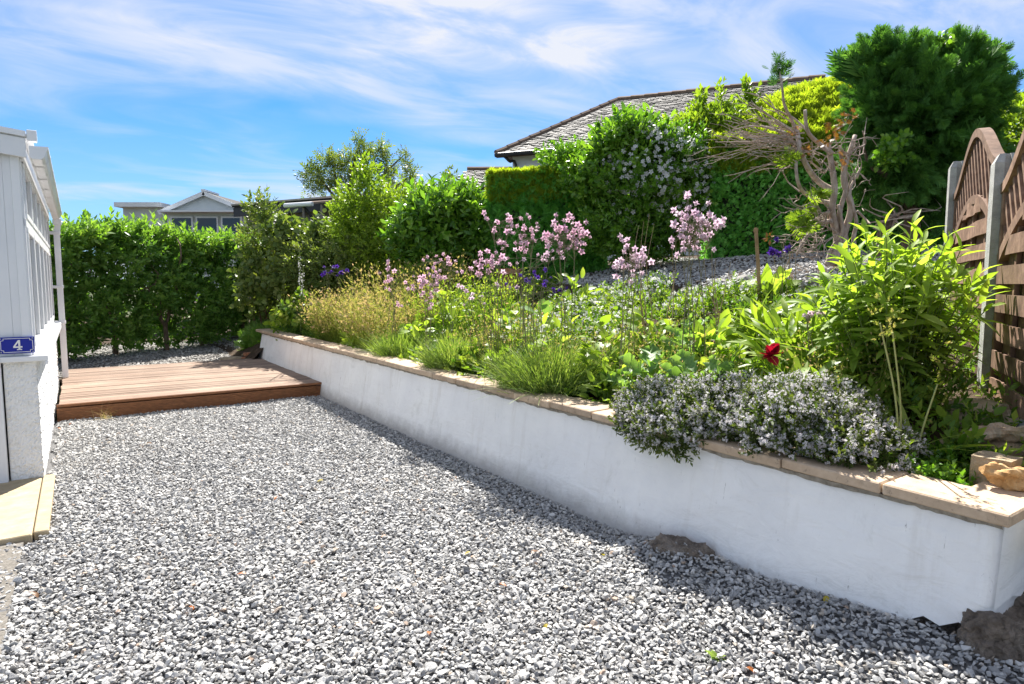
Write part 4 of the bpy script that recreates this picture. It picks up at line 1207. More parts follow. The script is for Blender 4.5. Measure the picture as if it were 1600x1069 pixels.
# ---- clipped conifer hedges
def box_hedge(name, label, corners, z0, ztop, depth, nface, ntop, size, fm, tm, tsize, tilt=.25, dome=(0, 0), lip=.3):
    """corners: front line from left to right (x, y); ztop: heights at both ends"""
    a, b = np.asarray(corners[0], float), np.asarray(corners[1], float)
    e_ = b - a; Ln = np.linalg.norm(e_); e_ /= Ln; q = np.array((-e_[1], e_[0])); q *= np.sign(q[1])
    th = thing(name, label, 'hedge', (*((a + b) / 2), z0))
    ht = lambda l: np.interp(l, np.linspace(0, Ln, len(ztop)), ztop)
    dm = lambda l, t: np.interp(l, np.linspace(0, Ln, len(dome)), dome) * np.sin(np.clip(t / depth, 0, 1) * math.pi / 2)
    # dark solid core, added to block light through the hedge
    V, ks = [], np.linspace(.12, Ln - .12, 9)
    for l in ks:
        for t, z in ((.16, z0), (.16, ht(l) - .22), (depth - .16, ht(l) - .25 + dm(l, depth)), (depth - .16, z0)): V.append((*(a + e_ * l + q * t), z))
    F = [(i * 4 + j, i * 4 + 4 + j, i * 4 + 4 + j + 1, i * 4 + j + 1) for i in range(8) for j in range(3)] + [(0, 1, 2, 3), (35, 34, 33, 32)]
    part(th, 'light_block_core', V, F, M_core, np.full((len(V), 3), .4))
    def face(n, kind):
        l = rng.random(n) * Ln
        if kind == 'front': t = rng.random(n) ** 2 * .14; h = rng.random(n); z = z0 + (ht(l) - z0) * h; o = np.array((*-q, tilt))
        elif kind == 'left': t = rng.random(n) * depth; l = rng.random(n) ** 2 * .14; z = z0 + (ht(l) - z0) * rng.random(n); o = np.array((*-e_, tilt))
        elif kind == 'right': t = rng.random(n) * depth; l = Ln - rng.random(n) ** 2 * .14; z = z0 + (ht(l) - z0) * rng.random(n); o = np.array((*e_, tilt))
        else: t = rng.random(n) * depth
        if kind == 'top':
            t = np.where(rng.random(n) < lip, rng.random(n) * .10, t)
            z = ht(l) + dm(l, t) - np.where(t < .10, rng.random(n) ** 1.6 * .45, rng.random(n) ** 2 * .16); o = np.array((*(-q * .45), 1.))
        P = np.column_stack([a + e_ * l[:, None] + q * t[:, None], z])
        P[:, :2] -= q * (lump(P, 1.9, 1.) * .07)[:, None]
        d = o + .42 * rng.normal(size=(n, 3)); d /= np.linalg.norm(d, axis=1)[:, None]
        s = (tsize if kind == 'top' else size) * rng.uniform(.7, 1.3, n)
        ti = np.clip(.75 * rng.random(n) + .3 * (lump(P, 2.5, 4.) * .5 + .5), 0, 1)
        return scatter(SH_feath if kind == 'top' else (SH_scale if size < .15 else SH_feath), P - d * (s * .55)[:, None], d, perp(d) * .6 + o, s, ti)
    V, F, t_ = join(face(nface, 'front'), face(nface // 4, 'left'), face(nface // 4, 'right'))
    part(th, 'foliage', V, F, fm, t_, kind='stuff')
    V, F, t_ = face(ntop, 'top')
    part(th, 'top_growth', V, F, tm, t_, kind='stuff')
    return th
a0, a1 = at(762, 300, 10.6), at(945, 300, 10.4)
box_hedge('conifer_hedge', 'golden topped clipped conifer hedge left of the white-flowered climber', (a0[:2], a1[:2]), 1.2, (at(762, 272, 10.6)[2], at(930, 262, 10.4)[2]), 1.3, 3600, 2400, .18, M_clip, M_gold, .20, .25, (.1, .15), .6)
a0, a1 = at(1112, 300, 9.6), at(1560, 300, 8.9)
gh = box_hedge('clipped_hedge', 'smooth dark green clipped hedge with golden crest behind the dead tree', (a0[:2], a1[:2]), 1.5, (at(1112, 222, 9.6)[2], at(1200, 218, 9.5)[2], at(1300, 205, 9.3)[2], at(1560, 190, 8.9)[2]), 1.5, 15000, 4200, .08, M_clip, M_gold, .24, .25, (.45, 1.0, 1.2, 1.1), .35)
cl = thing('flowering_climber', 'mounded climber starred with small white flowers against the hedges', 'shrub', gz(1010, 10))
cb = [B_(1000, 300, 10, 80, 90, .7, 1700, SH_small, .21, up=.3, inner=.5, zmin=1.5), B_(985, 235, 10.1, 62, 45, .6, 800, SH_big, .24, up=.5, inner=.4), B_(1060, 290, 9.9, 55, 90, .5, 900, SH_small, .2, up=.3, inner=.5, zmin=1.5), B_(930, 280, 10.1, 45, 40, .5, 420, SH_big, .2, up=.5, inner=.4), B_(890, 250, 10.6, 45, 18, .4, 220, SH_small, .24, up=.6, inner=.3), B_(1000, 360, 9.8, 90, 50, .5, 900, SH_small, .2, up=.3, inner=.5, zmin=1.5)]
V, F, t_ = join(*cb)
part(cl, 'foliage', V, F, M_laurel, t_, kind='stuff')
def floret(k=4, w=.75, cup=.1):
    V, F = [], []
    for i in range(k):
        a = 2 * math.pi * i / k
        c_, s_ = math.cos(a), math.sin(a)
        n_ = len(V)
        for x, y in ((0, .05), (w * .5, .6), (0, 1), (-w * .5, .6)): V.append((x * c_ - y * s_, x * s_ + y * c_, cup * y))
        F += [(n_, n_ + 1, n_ + 2), (n_, n_ + 2, n_ + 3)]
    V = np.array(V)[:, [0, 2, 1]]          # opening along y
    return V, np.array(F)
FL4, FL5 = floret(4), floret(5, .7, .25)
def dots(c, r, n, size, tp=FL5, up=.3, view=(-.2, -1, .3), inner=.95, rough=.22, seed=0.):
    d = rnd_dir(n); d[:, 1] = -np.abs(d[:, 1])
    P = c + d * np.asarray(r) * (inner + .12 * rng.random(n) + rough * lump(d * 2.2 + np.asarray(c), 1.6, seed))[:, None]
    o = np.array(view) + .6 * rng.normal(size=(n, 3)) + d * .5
    return scatter([tp], P, o, perp(o / np.linalg.norm(o, axis=1)[:, None]), size * rng.uniform(.7, 1.2, n))
V, F, t_ = join(dots(at(1010, 285, 10), pxr(None, 78, 85, .7, 10), 340, .038), dots(at(1060, 290, 9.9), pxr(None, 52, 85, .5, 9.9), 220, .038), dots(at(1000, 265, 10), pxr(None, 60, 55, .7, 10), 160, .036))
part(cl, 'blossom', V, F, M_petalw, t_, kind='stuff')
branches(gz(1010, 9.9), [at(x, y, 9.9) for x, y in ((950, 260), (990, 220), (1040, 230), (1080, 280), (1010, 300))], .03, 8).build(cl, 'stems', M_twig)
shrub('golden_shrub', 'upright golden-green shrub rising in front of the slate roof', 'shrub',
      [B_(1120, 215, 10.6, 62, 42, .6, 900, SH_small, .26, up=.8, inner=.3), B_(1060, 235, 10.6, 30, 40, .5, 260, SH_small, .26, up=.7, inner=.3), B_(1094, 180, 10.6, 8, 30, .15, 40, SH_small, .3, up=1.5, inner=.1), B_(1124, 168, 10.6, 5, 26, .1, 24, SH_small, .26, up=1.5, inner=.1), B_(1168, 160, 10.6, 8, 34, .15, 40, SH_small, .28, up=1.5, inner=.1)], M_lime, gz(1110, 10.6), 10, .03)
shrub('roadside_bush', 'sunlit lime green bush showing behind the fence top', 'shrub', [B_(1590, 215, 8.2, 42, 55, .8, 700, SH_small, .2, up=.4, inner=.4), B_(1640, 230, 8.2, 50, 60, .8, 500, SH_small, .2, up=.4, inner=.4)], M_lime, gz(1590, 8.2), 6, .03)

# ---- big dark conifer
cf_ = thing('dark_conifer', 'big bushy dark green conifer overhanging the fence', 'conifer', gz(1420, 7.7))
cy = 7.7
def plumes(c, r, n, per, size, plen, seed, up=.35, expo=2.6, zcut=None):
    """foliage grouped in outward plumes, sprays ranked along each plume's axis"""
    d = rnd_dir(n); q = np.abs(d) ** expo
    d2 = d / (q.sum(1)[:, None] ** (1 / expo))
    ax = d * (1, 1, .8) + .3 * rng.normal(size=(n, 3)) + (0, 0, up); ax /= np.linalg.norm(ax, axis=1)[:, None]
    base = c + d2 * np.asarray(r) * rng.uniform(.62, .92, (n, 1))
    L_ = plen * rng.uniform(.7, 1.3, n)
    t = rng.random((n, per))
    side = perp(np.repeat(ax, per, 0))
    P = (base[:, None] + ax[:, None] * (L_[:, None] * (t - .35))[:, :, None]).reshape(-1, 3) + side * (.05 * (1 - t.ravel()))[:, None]
    dd = np.repeat(ax, per, 0) + side * (.75 * (1 - t.ravel() * .7))[:, None] + (0, 0, -.05)
    s_ = size * rng.uniform(.7, 1.25, n * per) * (1.15 - .5 * t.ravel())
    ti = np.clip(np.repeat(rng.random(n), per) * .35 + t.ravel() * .45 + .2 * rng.random(n * per), 0, 1)
    return scatter(SH_feath, P, dd, side + .4 * rng.normal(size=side.shape), s_, ti)
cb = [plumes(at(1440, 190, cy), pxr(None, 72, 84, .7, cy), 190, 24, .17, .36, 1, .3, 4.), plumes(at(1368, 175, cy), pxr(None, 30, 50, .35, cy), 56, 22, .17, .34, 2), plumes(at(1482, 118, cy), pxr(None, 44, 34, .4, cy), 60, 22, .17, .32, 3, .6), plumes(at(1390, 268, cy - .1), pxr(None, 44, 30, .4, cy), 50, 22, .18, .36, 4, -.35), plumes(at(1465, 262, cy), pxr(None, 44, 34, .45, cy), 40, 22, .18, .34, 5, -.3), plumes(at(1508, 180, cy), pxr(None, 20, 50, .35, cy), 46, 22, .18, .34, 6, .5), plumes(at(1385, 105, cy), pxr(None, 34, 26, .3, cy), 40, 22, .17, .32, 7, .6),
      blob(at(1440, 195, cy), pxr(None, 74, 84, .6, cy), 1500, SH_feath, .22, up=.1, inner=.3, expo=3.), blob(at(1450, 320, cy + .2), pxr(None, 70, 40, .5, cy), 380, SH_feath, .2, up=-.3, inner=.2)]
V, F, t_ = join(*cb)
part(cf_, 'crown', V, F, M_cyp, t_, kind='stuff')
sp = [(1375, 62), (1400, 78), (1345, 95), (1320, 90), (1522, 70), (1545, 85), (1560, 100), (1555, 130), (1330, 108)]
P = np.array([at(x, y, cy) for x, y in sp for _ in range(4)]) + rng.normal(0, .06, (len(sp) * 4, 3))
d = np.array([((x - 1440) / 150, 0, .9) for x, y in sp for _ in range(4)]) + .25 * rng.normal(size=(len(sp) * 4, 3))
d /= np.linalg.norm(d, axis=1)[:, None]
V, F, t_ = scatter(SH_feath, P - d * .25, d, perp(d) * .5 + (0, -1, 0), rng.uniform(.32, .5, len(P)))
part(cf_, 'loose_sprays', V, F, M_cyp, t_, kind='stuff')
V, F, t_ = join(B_(1480, 80, cy, 40, 16, .4, 80, SH_heart, .14, up=.6, inner=.3), B_(1393, 235, cy - .75, 22, 22, .12, 46, SH_heart, .13, up=-.3, inner=.2))
part(cf_, 'ivy', V, F, M_laurel, t_, kind='stuff')
mb = branches(gz(1415, 7.7) + (0, 0, .55), [at(x, y, 7.7) for x, y in ((1380, 250), (1420, 180), (1480, 160), (1500, 240), (1440, 120), (1350, 230))], .06, 12, .15)
mb.tube([gz(1415, 7.7) - (0, 0, .1), gz(1418, 7.7) + (0, 0, .3), gz(1412, 7.7) + (0, 0, .6)], [.11, .09, .075], 10).tube(spline([gz(1370, 7.5), at(1378, 370, 7.5), at(1400, 330, 7.6), at(1405, 300, 7.7)], 10), np.linspace(.075, .05, 10), 8).build(cf_, 'trunk', M_bark)
tw = branches(at(1400, 340, 7.4), [at(x, y, 7.2 + .4 * math.sin(i * 2.)) for i, (x, y) in enumerate([(1335, 350), (1345, 375), (1360, 310), (1440, 330), (1455, 360), (1430, 375), (1470, 330), (1380, 300), (1350, 330), (1420, 300), (1460, 310), (1370, 385)])], .012, 3, .3, 5)
tw.build(cf_, 'dead_twigs', M_dead)

# ---- half dead twisted conifer
dt = thing('dead_conifer', 'half dead twisted conifer with bleached bare branches on the terrace', 'tree', gz(1310, 6.9))
dY = 6.9
def pth(pts, Y0=dY, dy=0.): return spline([at(x, y, Y0 + dy * math.sin(i * 1.7)) for i, (x, y) in enumerate(pts)], 6 * len(pts))
trunk = MB()
for pts, r0, r1 in (([(1303, 414), (1309, 372), (1300, 330), (1304, 290), (1294, 225)], .050, .026), ([(1325, 414), (1318, 372), (1330, 325), (1318, 275), (1336, 212)], .045, .022), ([(1312, 414), (1322, 380), (1312, 335), (1322, 290), (1312, 235)], .034, .018), ([(1340, 414), (1334, 375), (1338, 345), (1328, 300), (1345, 262)], .026, .012), ([(1292, 414), (1299, 390), (1316, 362), (1310, 320)], .026, .016)):
    P = pth(pts, dY, .06); trunk.tube(P, np.linspace(r0, r1, len(P)), 9)
trunk.build(dt, 'trunk', M_dead, smooth=True)
limbs = [([(1306, 300), (1280, 285), (1262, 262), (1250, 232), (1245, 200)], .034, .022), ([(1250, 232), (1240, 195), (1226, 165), (1222, 135), (1218, 112)], .020, .008),
         ([(1304, 318), (1275, 312), (1252, 296), (1244, 268), (1246, 228)], .026, .014), ([(1246, 228), (1215, 205), (1180, 197), (1145, 203)], .016, .006),
         ([(1250, 215), (1215, 190), (1190, 172), (1172, 160)], .013, .005), ([(1255, 240), (1215, 222), (1170, 222), (1118, 222)], .013, .005),
         ([(1300, 240), (1280, 225), (1262, 205), (1258, 172)], .026, .016), ([(1262, 205), (1240, 185), (1210, 170), (1190, 155)], .013, .005),
         ([(1300, 345), (1275, 352), (1255, 378), (1245, 398)], .028, .012), ([(1296, 330), (1270, 345), (1250, 352), (1240, 366)], .018, .007),
         ([(1250, 300), (1232, 285), (1222, 268), (1205, 252)], .009, .004), ([(1340, 330), (1352, 342), (1360, 350)], .014, .007), ([(1338, 232), (1352, 225), (1348, 205)], .012, .006)]
for pts, r0, r1 in limbs:
    P = pth(pts, dY - .05, .12)
    MB().tube(P, np.linspace(r0, r1, len(P)), 7).build(dt, 'limb', M_dead, smooth=True)
rt = np.random.default_rng(21)
tw = MB()
for sx, sy, ex, ey, n_ in ((1250, 225, 1140, 205, 11), (1245, 205, 1165, 165, 8), (1240, 215, 1120, 228, 9), (1262, 240, 1170, 238, 7), (1250, 250, 1200, 262, 6), (1300, 345, 1245, 345, 10), (1296, 380, 1240, 385, 10), (1290, 330, 1250, 320, 8), (1312, 240, 1345, 215, 8), (1300, 260, 1275, 235, 8), (1330, 290, 1350, 250, 8), (1280, 395, 1250, 392, 6)):
    for i in range(n_):
        a_ = np.array((sx + rt.normal(0, 10), sy + rt.normal(0, 10))); b_ = np.array((ex + rt.normal(0, 22), ey + rt.normal(0, 22)))
        y0, y1 = dY + rt.uniform(-.15, .1), dY + rt.uniform(-.6, .45)
        P = spline([at(*a_, y0), at(*(a_ + (b_ - a_) * .4 + rt.normal(0, 9, 2)), y0 * .6 + y1 * .4), at(*(a_ + (b_ - a_) * .75 + rt.normal(0, 8, 2)), y0 * .25 + y1 * .75), at(*b_, y1)], 9)
        r1 = rt.uniform(.004, .0085)
        tw.tube(P, np.linspace(r1, r1 * .45, 9), 5, False)
        for k_ in (3, 5, 6):
            q = P[k_]; e_ = q + (P[-1] - P[0]) * rt.uniform(.12, .25) + rt.normal(0, .06, 3)
            tw.tube([q, (q + e_) / 2 + rt.normal(0, .015, 3), e_], [r1 * .6, r1 * .5, r1 * .3], 4, False)
tw.build(dt, 'bare_twigs', M_dead)
P = np.array([at(1218 + rt.normal(0, 7), 112 + rt.normal(0, 10), dY) for _ in range(34)])
d = rnd_dir(34, .9)
V, F, t_ = scatter(SH_feath, P - d * .06, d, perp(d), rng.uniform(.10, .2, 34))
part(dt, 'live_tuft', V, F, M_cyp, t_, kind='stuff')
V, F, t_ = join(*[blob(at(x, y, dY - .2), (r_, .10, r_), n_, SH_feath, .055, up=-.1, inner=.1) for x, y, r_, n_ in ((1240, 206, .05, 16), (1256, 236, .06, 22), (1290, 222, .05, 12), (1308, 198, .12, 34), (1318, 250, .09, 16), (1324, 182, .10, 20))])
part(dt, 'rusty_foliage', V, F, M_rust, t_, kind='stuff')
V, F, t_ = join(*[blob(at(x, y, dY - .25), (r_, .12, r_), n_, SH_feath, .2, up=.2, inner=.1) for x, y, r_, n_ in ((1252, 350, .10, 16), (1232, 248, .05, 8), (1270, 325, .06, 6), (1278, 300, .10, 10))])
part(dt, 'green_sprays', V, F, M_lime, t_, kind='stuff')

# ================================================================== PLANTS OF THE BED
M_bedA = leafmat('bed_leaf', [(.05, .12, .02), (.10, .20, .03), (.19, .30, .04), (.30, .39, .07), (.42, .47, .11)], .46, .5, .3)
M_yel = leafmat('yellow_green_leaf', [(.13, .22, .03), (.21, .32, .045), (.31, .41, .07), (.42, .47, .13)], .48, .45, .35, perobj=.5)
M_phlox = leafmat('lance_leaf', [(.20, .31, .05), (.30, .43, .07), (.40, .52, .10), (.52, .60, .20)], .58, .55, .25, perobj=.6)
M_poppy = leafmat('poppy_leaf', [(.14, .26, .09), (.20, .34, .11), (.28, .42, .15)], .45, .5, .3, perobj=.5)
M_lav = leafmat('lavender_blade', [(.12, .20, .05), (.19, .29, .07), (.28, .38, .10), (.38, .46, .17)], .38, .55, .25)
M_thyme = leafmat('thyme_leaf', [(.035, .06, .02), (.07, .11, .03), (.13, .17, .045), (.18, .20, .06)], .35, .6, .2)
M_thflow = leafmat('thyme_flower', [(.58, .53, .57), (.73, .69, .72), (.82, .80, .81)], .3, .7, .15, (1, 1, 1))
M_pink = leafmat('pink_petal', [(.80, .72, .75), (.75, .56, .64), (.69, .44, .57)], .42, .55, .2, (1.1, .95, 1.05), perobj=.25)
M_pale = leafmat('pale_pink_petal', [(.80, .74, .76), (.74, .62, .69), (.68, .50, .63)], .42, .55, .2, (1.1, .98, 1.05), perobj=.25)
M_purp = leafmat('purple_petal', [(.16, .08, .36), (.10, .04, .30), (.06, .025, .24)], .35, .5, .2, (1.1, .9, 1.3), perobj=.3)
M_red = leafmat('crimson_petal', [(.28, .004, .02), (.42, .01, .035), (.50, .02, .06)], .35, .45, .3, (1.2, .8, .8), perobj=.5)
M_stem = surf('plum_stem', [(.3, (.12, .11, .06)), (.7, (.24, .22, .13))], 8, .7, .25, 0)
M_gstem = surf('green_stem', [(.3, (.09, .14, .035)), (.7, (.17, .24, .06))], 8, .6, .3, 0)
M_pstem = surf('pale_stem', [(.3, (.30, .34, .11)), (.7, (.44, .45, .18))], 8, .6, .3, 0)
M_tan = leafmat('seed_head', [(.16, .24, .04), (.27, .33, .06), (.38, .38, .09), (.46, .38, .15), (.52, .36, .24)], .4, .7, .15, (1.15, 1.1, .8))
M_dry = surf('dry_stalk', [(.3, (.26, .19, .11)), (.7, (.42, .33, .21))], 8, .85, .15, 0)
M_yleaf = leafmat('yellowed_leaf', [(.40, .36, .05), (.5, .44, .08)], .45)

def gz(px, Y):                           # foot of a plant, kept clear of the coping
    x = (px - 800) / 1000 * Y
    for _ in range(60):
        s, p = SP(x, Y)
        if p >= .36 or s > 9.0: break
        Y += .03; x = (px - 800) / 1000 * Y
    return np.array((x, Y, float(terrain(x, Y))))
# ---- low mixed undergrowth covering the soil
n = 9500
s_ = rng.uniform(-1.95, 9.3, n); p_ = .24 + rng.random(n) ** 1.15 * 3.0
m = ~((p_ > 2.9 + .2 * np.sin(s_ * 3)) & (s_ < 4.6)); s_, p_ = s_[m], p_[m]
m = ~((p_ < .42) & (np.sin(s_ * 5.1) + .6 * np.sin(s_ * 13 + 1) > .1)); s_, p_ = s_[m], p_[m]
xy = W0 + s_[:, None] * UU + p_[:, None] * NN
k_ = lump(np.column_stack([xy, 0 * s_]), 2.1, 9.)
m = k_ + .5 * rng.normal(size=len(k_)) > -.35; xy, k_, s_, p_ = xy[m], k_[m], s_[m], p_[m]
hgt = np.clip(.05 + .10 * (k_ + .4) + .05 * rng.random(len(s_)), .02, .22) * sstep(.1, .9, p_) * (1 - .6 * sstep(2.0, 2.8, p_) * (s_ < 5))
P = np.column_stack([xy, terrain(xy[:, 0], xy[:, 1]) + hgt * rng.random(len(s_)) ** .6])
d = rnd_dir(len(P), 1.1)
ti = np.clip(.18 + .45 * lump(P * (1, 1, 0), 2.2, 2.) + .35 * lump(P * (1, 1, 0), 6., 4.) + .5 * rng.random(len(P)), 0, 1)
V, F, t_ = scatter(SH_small + SH_heart[:1] + SH_hedge[:3] + [shoot(9, .45, .2, 45, .1, 900 + i) for i in range(3)], P, d, perp(d), np.where(k_ > .1, .13, .095) * rng.uniform(.55, 1.5, len(P)), ti)
tag(part(None, 'undergrowth', V, F, M_bedA, t_), 'mixed low green leafy growth covering the soil of the bed', 'ground cover', kind='stuff')

def leaf_objs(root, nm, me, pos, d, nrm, s, limit=300):
    x, y, z = frames(np.asarray(d, float), np.asarray(nrm, float))
    for i in range(min(limit, len(pos))):
        mt = Matrix((x[i].tolist(), y[i].tolist(), z[i].tolist())).transposed()
        inst(root, nm, me, pos[i], mt, s[i] if np.ndim(s[i]) else float(s[i]))
def const_tint(T, v=None):
    y = T[:, 1] / max(T[:, 1].max(), 1e-6)
    return np.stack([y * .6 + .2 if v is None else np.full(len(T), v), y, y], 1)
def tmesh(nm, tp, mat, v=None): return make_mesh(nm, tp[0], tp[1], mat, const_tint(tp[0], v), smooth=True)

# ---- lavenders
BL = [(*blade(.25, .022, 3), None), (*blade(.5, .022, 3), None), (*blade(.1, .02, 3), None)]
BL = [b_[:2] for b_ in BL]
def lavender(label, px, Y, rad, h, n, flop=.75):
    b0 = gz(px, Y)
    th = thing('lavender_bush', label, 'lavender', b0, 'lavender bushes along the coping')
    a_ = rng.uniform(0, 6.283, n); q = np.sqrt(rng.random(n))
    P = b0 + np.column_stack([np.cos(a_) * q * rad * .55, np.sin(a_) * q * rad * .55, -.02 + 0 * q + .12 * (1 - q) * h])
    d = np.column_stack([np.cos(a_) * q * flop, np.sin(a_) * q * flop, np.ones(n)]) + .2 * rng.normal(size=(n, 3))
    d /= np.linalg.norm(d, axis=1)[:, None]
    nn = np.column_stack([np.cos(a_), np.sin(a_), 0 * a_]) * -1 + .5 * rng.normal(size=(n, 3))
    V1 = scatter(BL, P, d, nn, h * rng.uniform(.55, 1.1, n))
    m_ = n // 2
    P2 = b0 + np.column_stack([np.cos(a_) * q * rad * .8, np.sin(a_) * q * rad * .8, h * .55 * (1 - q * .6) * rng.random(n)])[:, :]
    d2 = rnd_dir(n, 1.2)
    V2 = scatter([shoot(9, .5, .13, 42, .1, 300 + i) for i in range(3)], P2[:m_], d2[:m_], perp(d2[:m_]), .13 * rng.uniform(.7, 1.3, m_))
    V, F, t_ = join(V1, V2)
    part(th, 'foliage', V, F, M_lav, t_, kind='stuff')
    mb = MB()
    for i in range(10): mb.tube([b0 + (0, 0, -.03), b0 + (math.cos(i) * rad * .2, math.sin(i) * rad * .2, h * .25)], [.008, .004], 5)
    mb.build(th, 'woody_base', M_twig)
lavender('small bright green lavender, farthest of the three along the coping', 624, 7.35, .30, .46, 900)
lavender('middle lavender bush with loose green blades beside the coping', 712, 6.35, .36, .46, 1000)
lavender('largest lavender bush, full and bright green, beside the coping', 865, 5.12, .50, .50, 1900, .85)

# ---- thyme spilling over the coping
ty = thing('thyme_bush', 'wide grey-lilac flowering thyme mound spilling over the coping', 'thyme', W(-.85, .35, .6))
SH_th = [shoot(12, .30, .42, 60, .05, 500 + i) for i in range(3)]
tb, fl = [], []
for s, p, z, rs, rp, rz, n_ in ((-.28, .24, .68, .30, .32, .22, 1500), (-.70, .30, .72, .36, .38, .25, 2300), (-1.16, .32, .76, .36, .38, .26, 2300), (-1.45, .30, .69, .24, .30, .19, 1000), (-.50, .02, .66, .36, .16, .13, 900)):
    c = W(s, p, z)
    dd = rnd_dir(n_); q = .72 + .28 * rng.random(n_)
    loc = dd * q[:, None] * (1 + .14 * lump(dd * 3 + c, 2.0, 1.))[:, None]
    P = c + loc[:, :1] * rs * u3 + loc[:, 1:2] * rp * n3 + loc[:, 2:] * np.array((0, 0, rz))
    m = (P[:, 2] > .56) & ((P[:, 2] > .69) | (((P[:, :2] - W0) @ NN) > .22) | (((P[:, :2] - W0) @ NN) < -.05))
    P, dd, q = P[m], (dd[:, :1] * u3 + dd[:, 1:2] * n3 + dd[:, 2:] * np.array((0, 0, 1.)))[m], q[m]
    d = dd + .45 * rng.normal(size=dd.shape); d[:, 2] += .55; d /= np.linalg.norm(d, axis=1)[:, None]
    tb.append(scatter(SH_th, P - d * .05, d, perp(d), .085 * rng.uniform(.7, 1.3, len(P))))
    k = (q > .80) & (P[:, 2] > .62) & (rng.random(len(P)) < .78)
    Pk, dk = P[k], d[k]
    for rep in range(13):
        o = dk + .75 * rng.normal(size=dk.shape)
        fl.append(scatter([FL4], Pk + dk * rng.uniform(.008, .05, (len(Pk), 1)) + rng.normal(0, .007, Pk.shape), o, perp(o / np.linalg.norm(o, axis=1)[:, None]), .0072 * rng.uniform(.7, 1.3, len(Pk))))
V, F, t_ = join(*tb); part(ty, 'foliage', V, F, M_thyme, t_, kind='stuff')
V, F, t_ = join(*fl); part(ty, 'blossom', V, F, M_thflow, t_, kind='stuff')
branches(W(-.85, .4, .58), [W(-.85 + .5 * math.cos(i), .35 + .25 * math.sin(i), .78) for i in range(8)], .012, 3).build(ty, 'woody_stems', M_twig)

# ---- tall lance-leaved perennial by the fence
ph = thing('lance_leaved_perennial', 'big sunlit clump of lance-leaved stems in front of the fence post', 'plant', gz(1396, 3.62))
b0 = gz(1396, 3.62); b0[2] = float(terrain(b0[0], b0[1]))
LP = tmesh('leaf', leafc(.25, .14, .30), M_phlox)
pos, dr, nr, sz, ex = [], [], [], [], []
r9 = np.random.default_rng(9)
for i in range(84):
    a_ = i * 2.4; q = math.sqrt((i + .5) / 84)
    foot = b0 + np.array((math.cos(a_) * .15 * q, math.sin(a_) * .15 * q, -.03))
    H = (1.02 - .34 * q * q) * r9.uniform(.86, 1.08)
    lean = np.array((math.cos(a_) * .31 * q, math.sin(a_) * .24 * q, 0)) + r9.normal(0, .035, 3) * (1, 1, 0)
    P = spline([foot, foot + lean * .25 + (0, 0, H * .4), foot + lean * .62 + (0, 0, H * .75), foot + lean + (0, 0, H)], 12)
    MB().tube(P, np.linspace(.0055, .0025, 12), 5, False).build(ph, 'stem', M_gstem)
    nl = 17
    for k in range(nl):
        t = .14 + .86 * k / (nl - 1)
        q_ = P[min(11, int(t * 11))] * (1 - (t * 11) % 1) + P[min(11, int(t * 11) + 1)] * ((t * 11) % 1)
        ax = P[min(11, int(t * 11) + 1)] - P[max(0, int(t * 11) - 1)]; ax /= np.linalg.norm(ax) + 1e-9
        w_ = k * 2.4 + i
        rad = np.array((math.cos(w_), math.sin(w_), 0)); rad -= ax * (rad @ ax); rad /= np.linalg.norm(rad)
        el = R(r9.uniform(5, 30)) if t < .8 else R(r9.uniform(30, 70))
        dd = rad * math.cos(el) + ax * math.sin(el)
        s = (.165 if t < .85 else .125) * r9.uniform(.75, 1.25)
        pos.append(q_); dr.append(dd); nr.append(ax - rad * .3 + r9.normal(0, .2, 3)); sz.append(s)
pos, dr, nr, sz = map(np.array, (pos, dr, nr, sz))
near = np.argsort(pos[:, 1] - .3 * pos[:, 2])
leaf_objs(ph, 'leaf', LP, pos[near[:300]], dr[near[:300]], nr[near[:300]], sz[near[:300]])
rest = near[300:]
V, F, t_ = place(*leafc(.25, .14, .30), pos[rest], dr[rest], nr[rest], sz[rest])
part(ph, 'leaves', V, F, M_phlox, t_, kind='stuff')

def leafy(name, label, cat, px, Y, rad, h, n, me, s, up=.5, stems=8, group=None, foot=None, smat=None, face=None, nm='leaf', zb=0.0):
    """plant whose broad leaves are separate parts"""
    b0 = gz(px, Y) if foot is None else np.asarray(foot, float)
    th = thing(name, label, cat, b0, group)
    d = rnd_dir(n, up); d[:, 2] = np.abs(d[:, 2])
    q = .35 + .65 * rng.random(n)
    P = b0 + d * q[:, None] * (rad, rad, h) + (0, 0, zb)
    o = d * (1, 1, .5) + .45 * rng.normal(size=(n, 3)); o[:, 2] += .15
    nn = np.tile((0, -.25, 1.), (n, 1)) + .35 * rng.normal(size=(n, 3))
    leaf_objs(th, nm, me, P, o, nn, s * rng.uniform(.7, 1.25, n))
    mb = MB()
    for i in rng.integers(0, n, stems):
        mb.tube(spline([b0 - (0, 0, .02), b0 + (P[i] - b0) * (.35, .35, .6), P[i]], 6), np.linspace(.005, .0025, 6), 5, False)
    mb.build(th, 'stems', smat or M_gstem)
    return th
def lobed(k=5, w=.55, seed=0):          # lobed, wavy leaf
    r = np.random.default_rng(seed)
    V, F = [(0, 0, 0)], []
    nseg = 2 * k
    for i in range(1, nseg + 1):
        y = i / nseg
        env = math.sin(math.pi * min(1, y * .92 + .06)) ** .8
        k_ = w / 2 * env * (1.0 if i % 2 else .52)
        z = .10 * math.sin(i * 2.1) - .22 * y * y
        V += [(-k_, y + (.04 if i % 2 else -.02), z + .10 + r.normal(0, .03)), (0, y, -.22 * y * y), (k_, y + (.04 if i % 2 else -.02), -z * .6 - .18 * y + .10 + r.normal(0, .03))]
    F += [(0, 2, 1), (0, 3, 2)]
    for i in range(nseg - 1):
        a = 1 + i * 3
        F += [(a, a + 1, a + 4), (a, a + 4, a + 3), (a + 1, a + 2, a + 5), (a + 1, a + 5, a + 4)]
    return np.array(V, float), np.array(F)
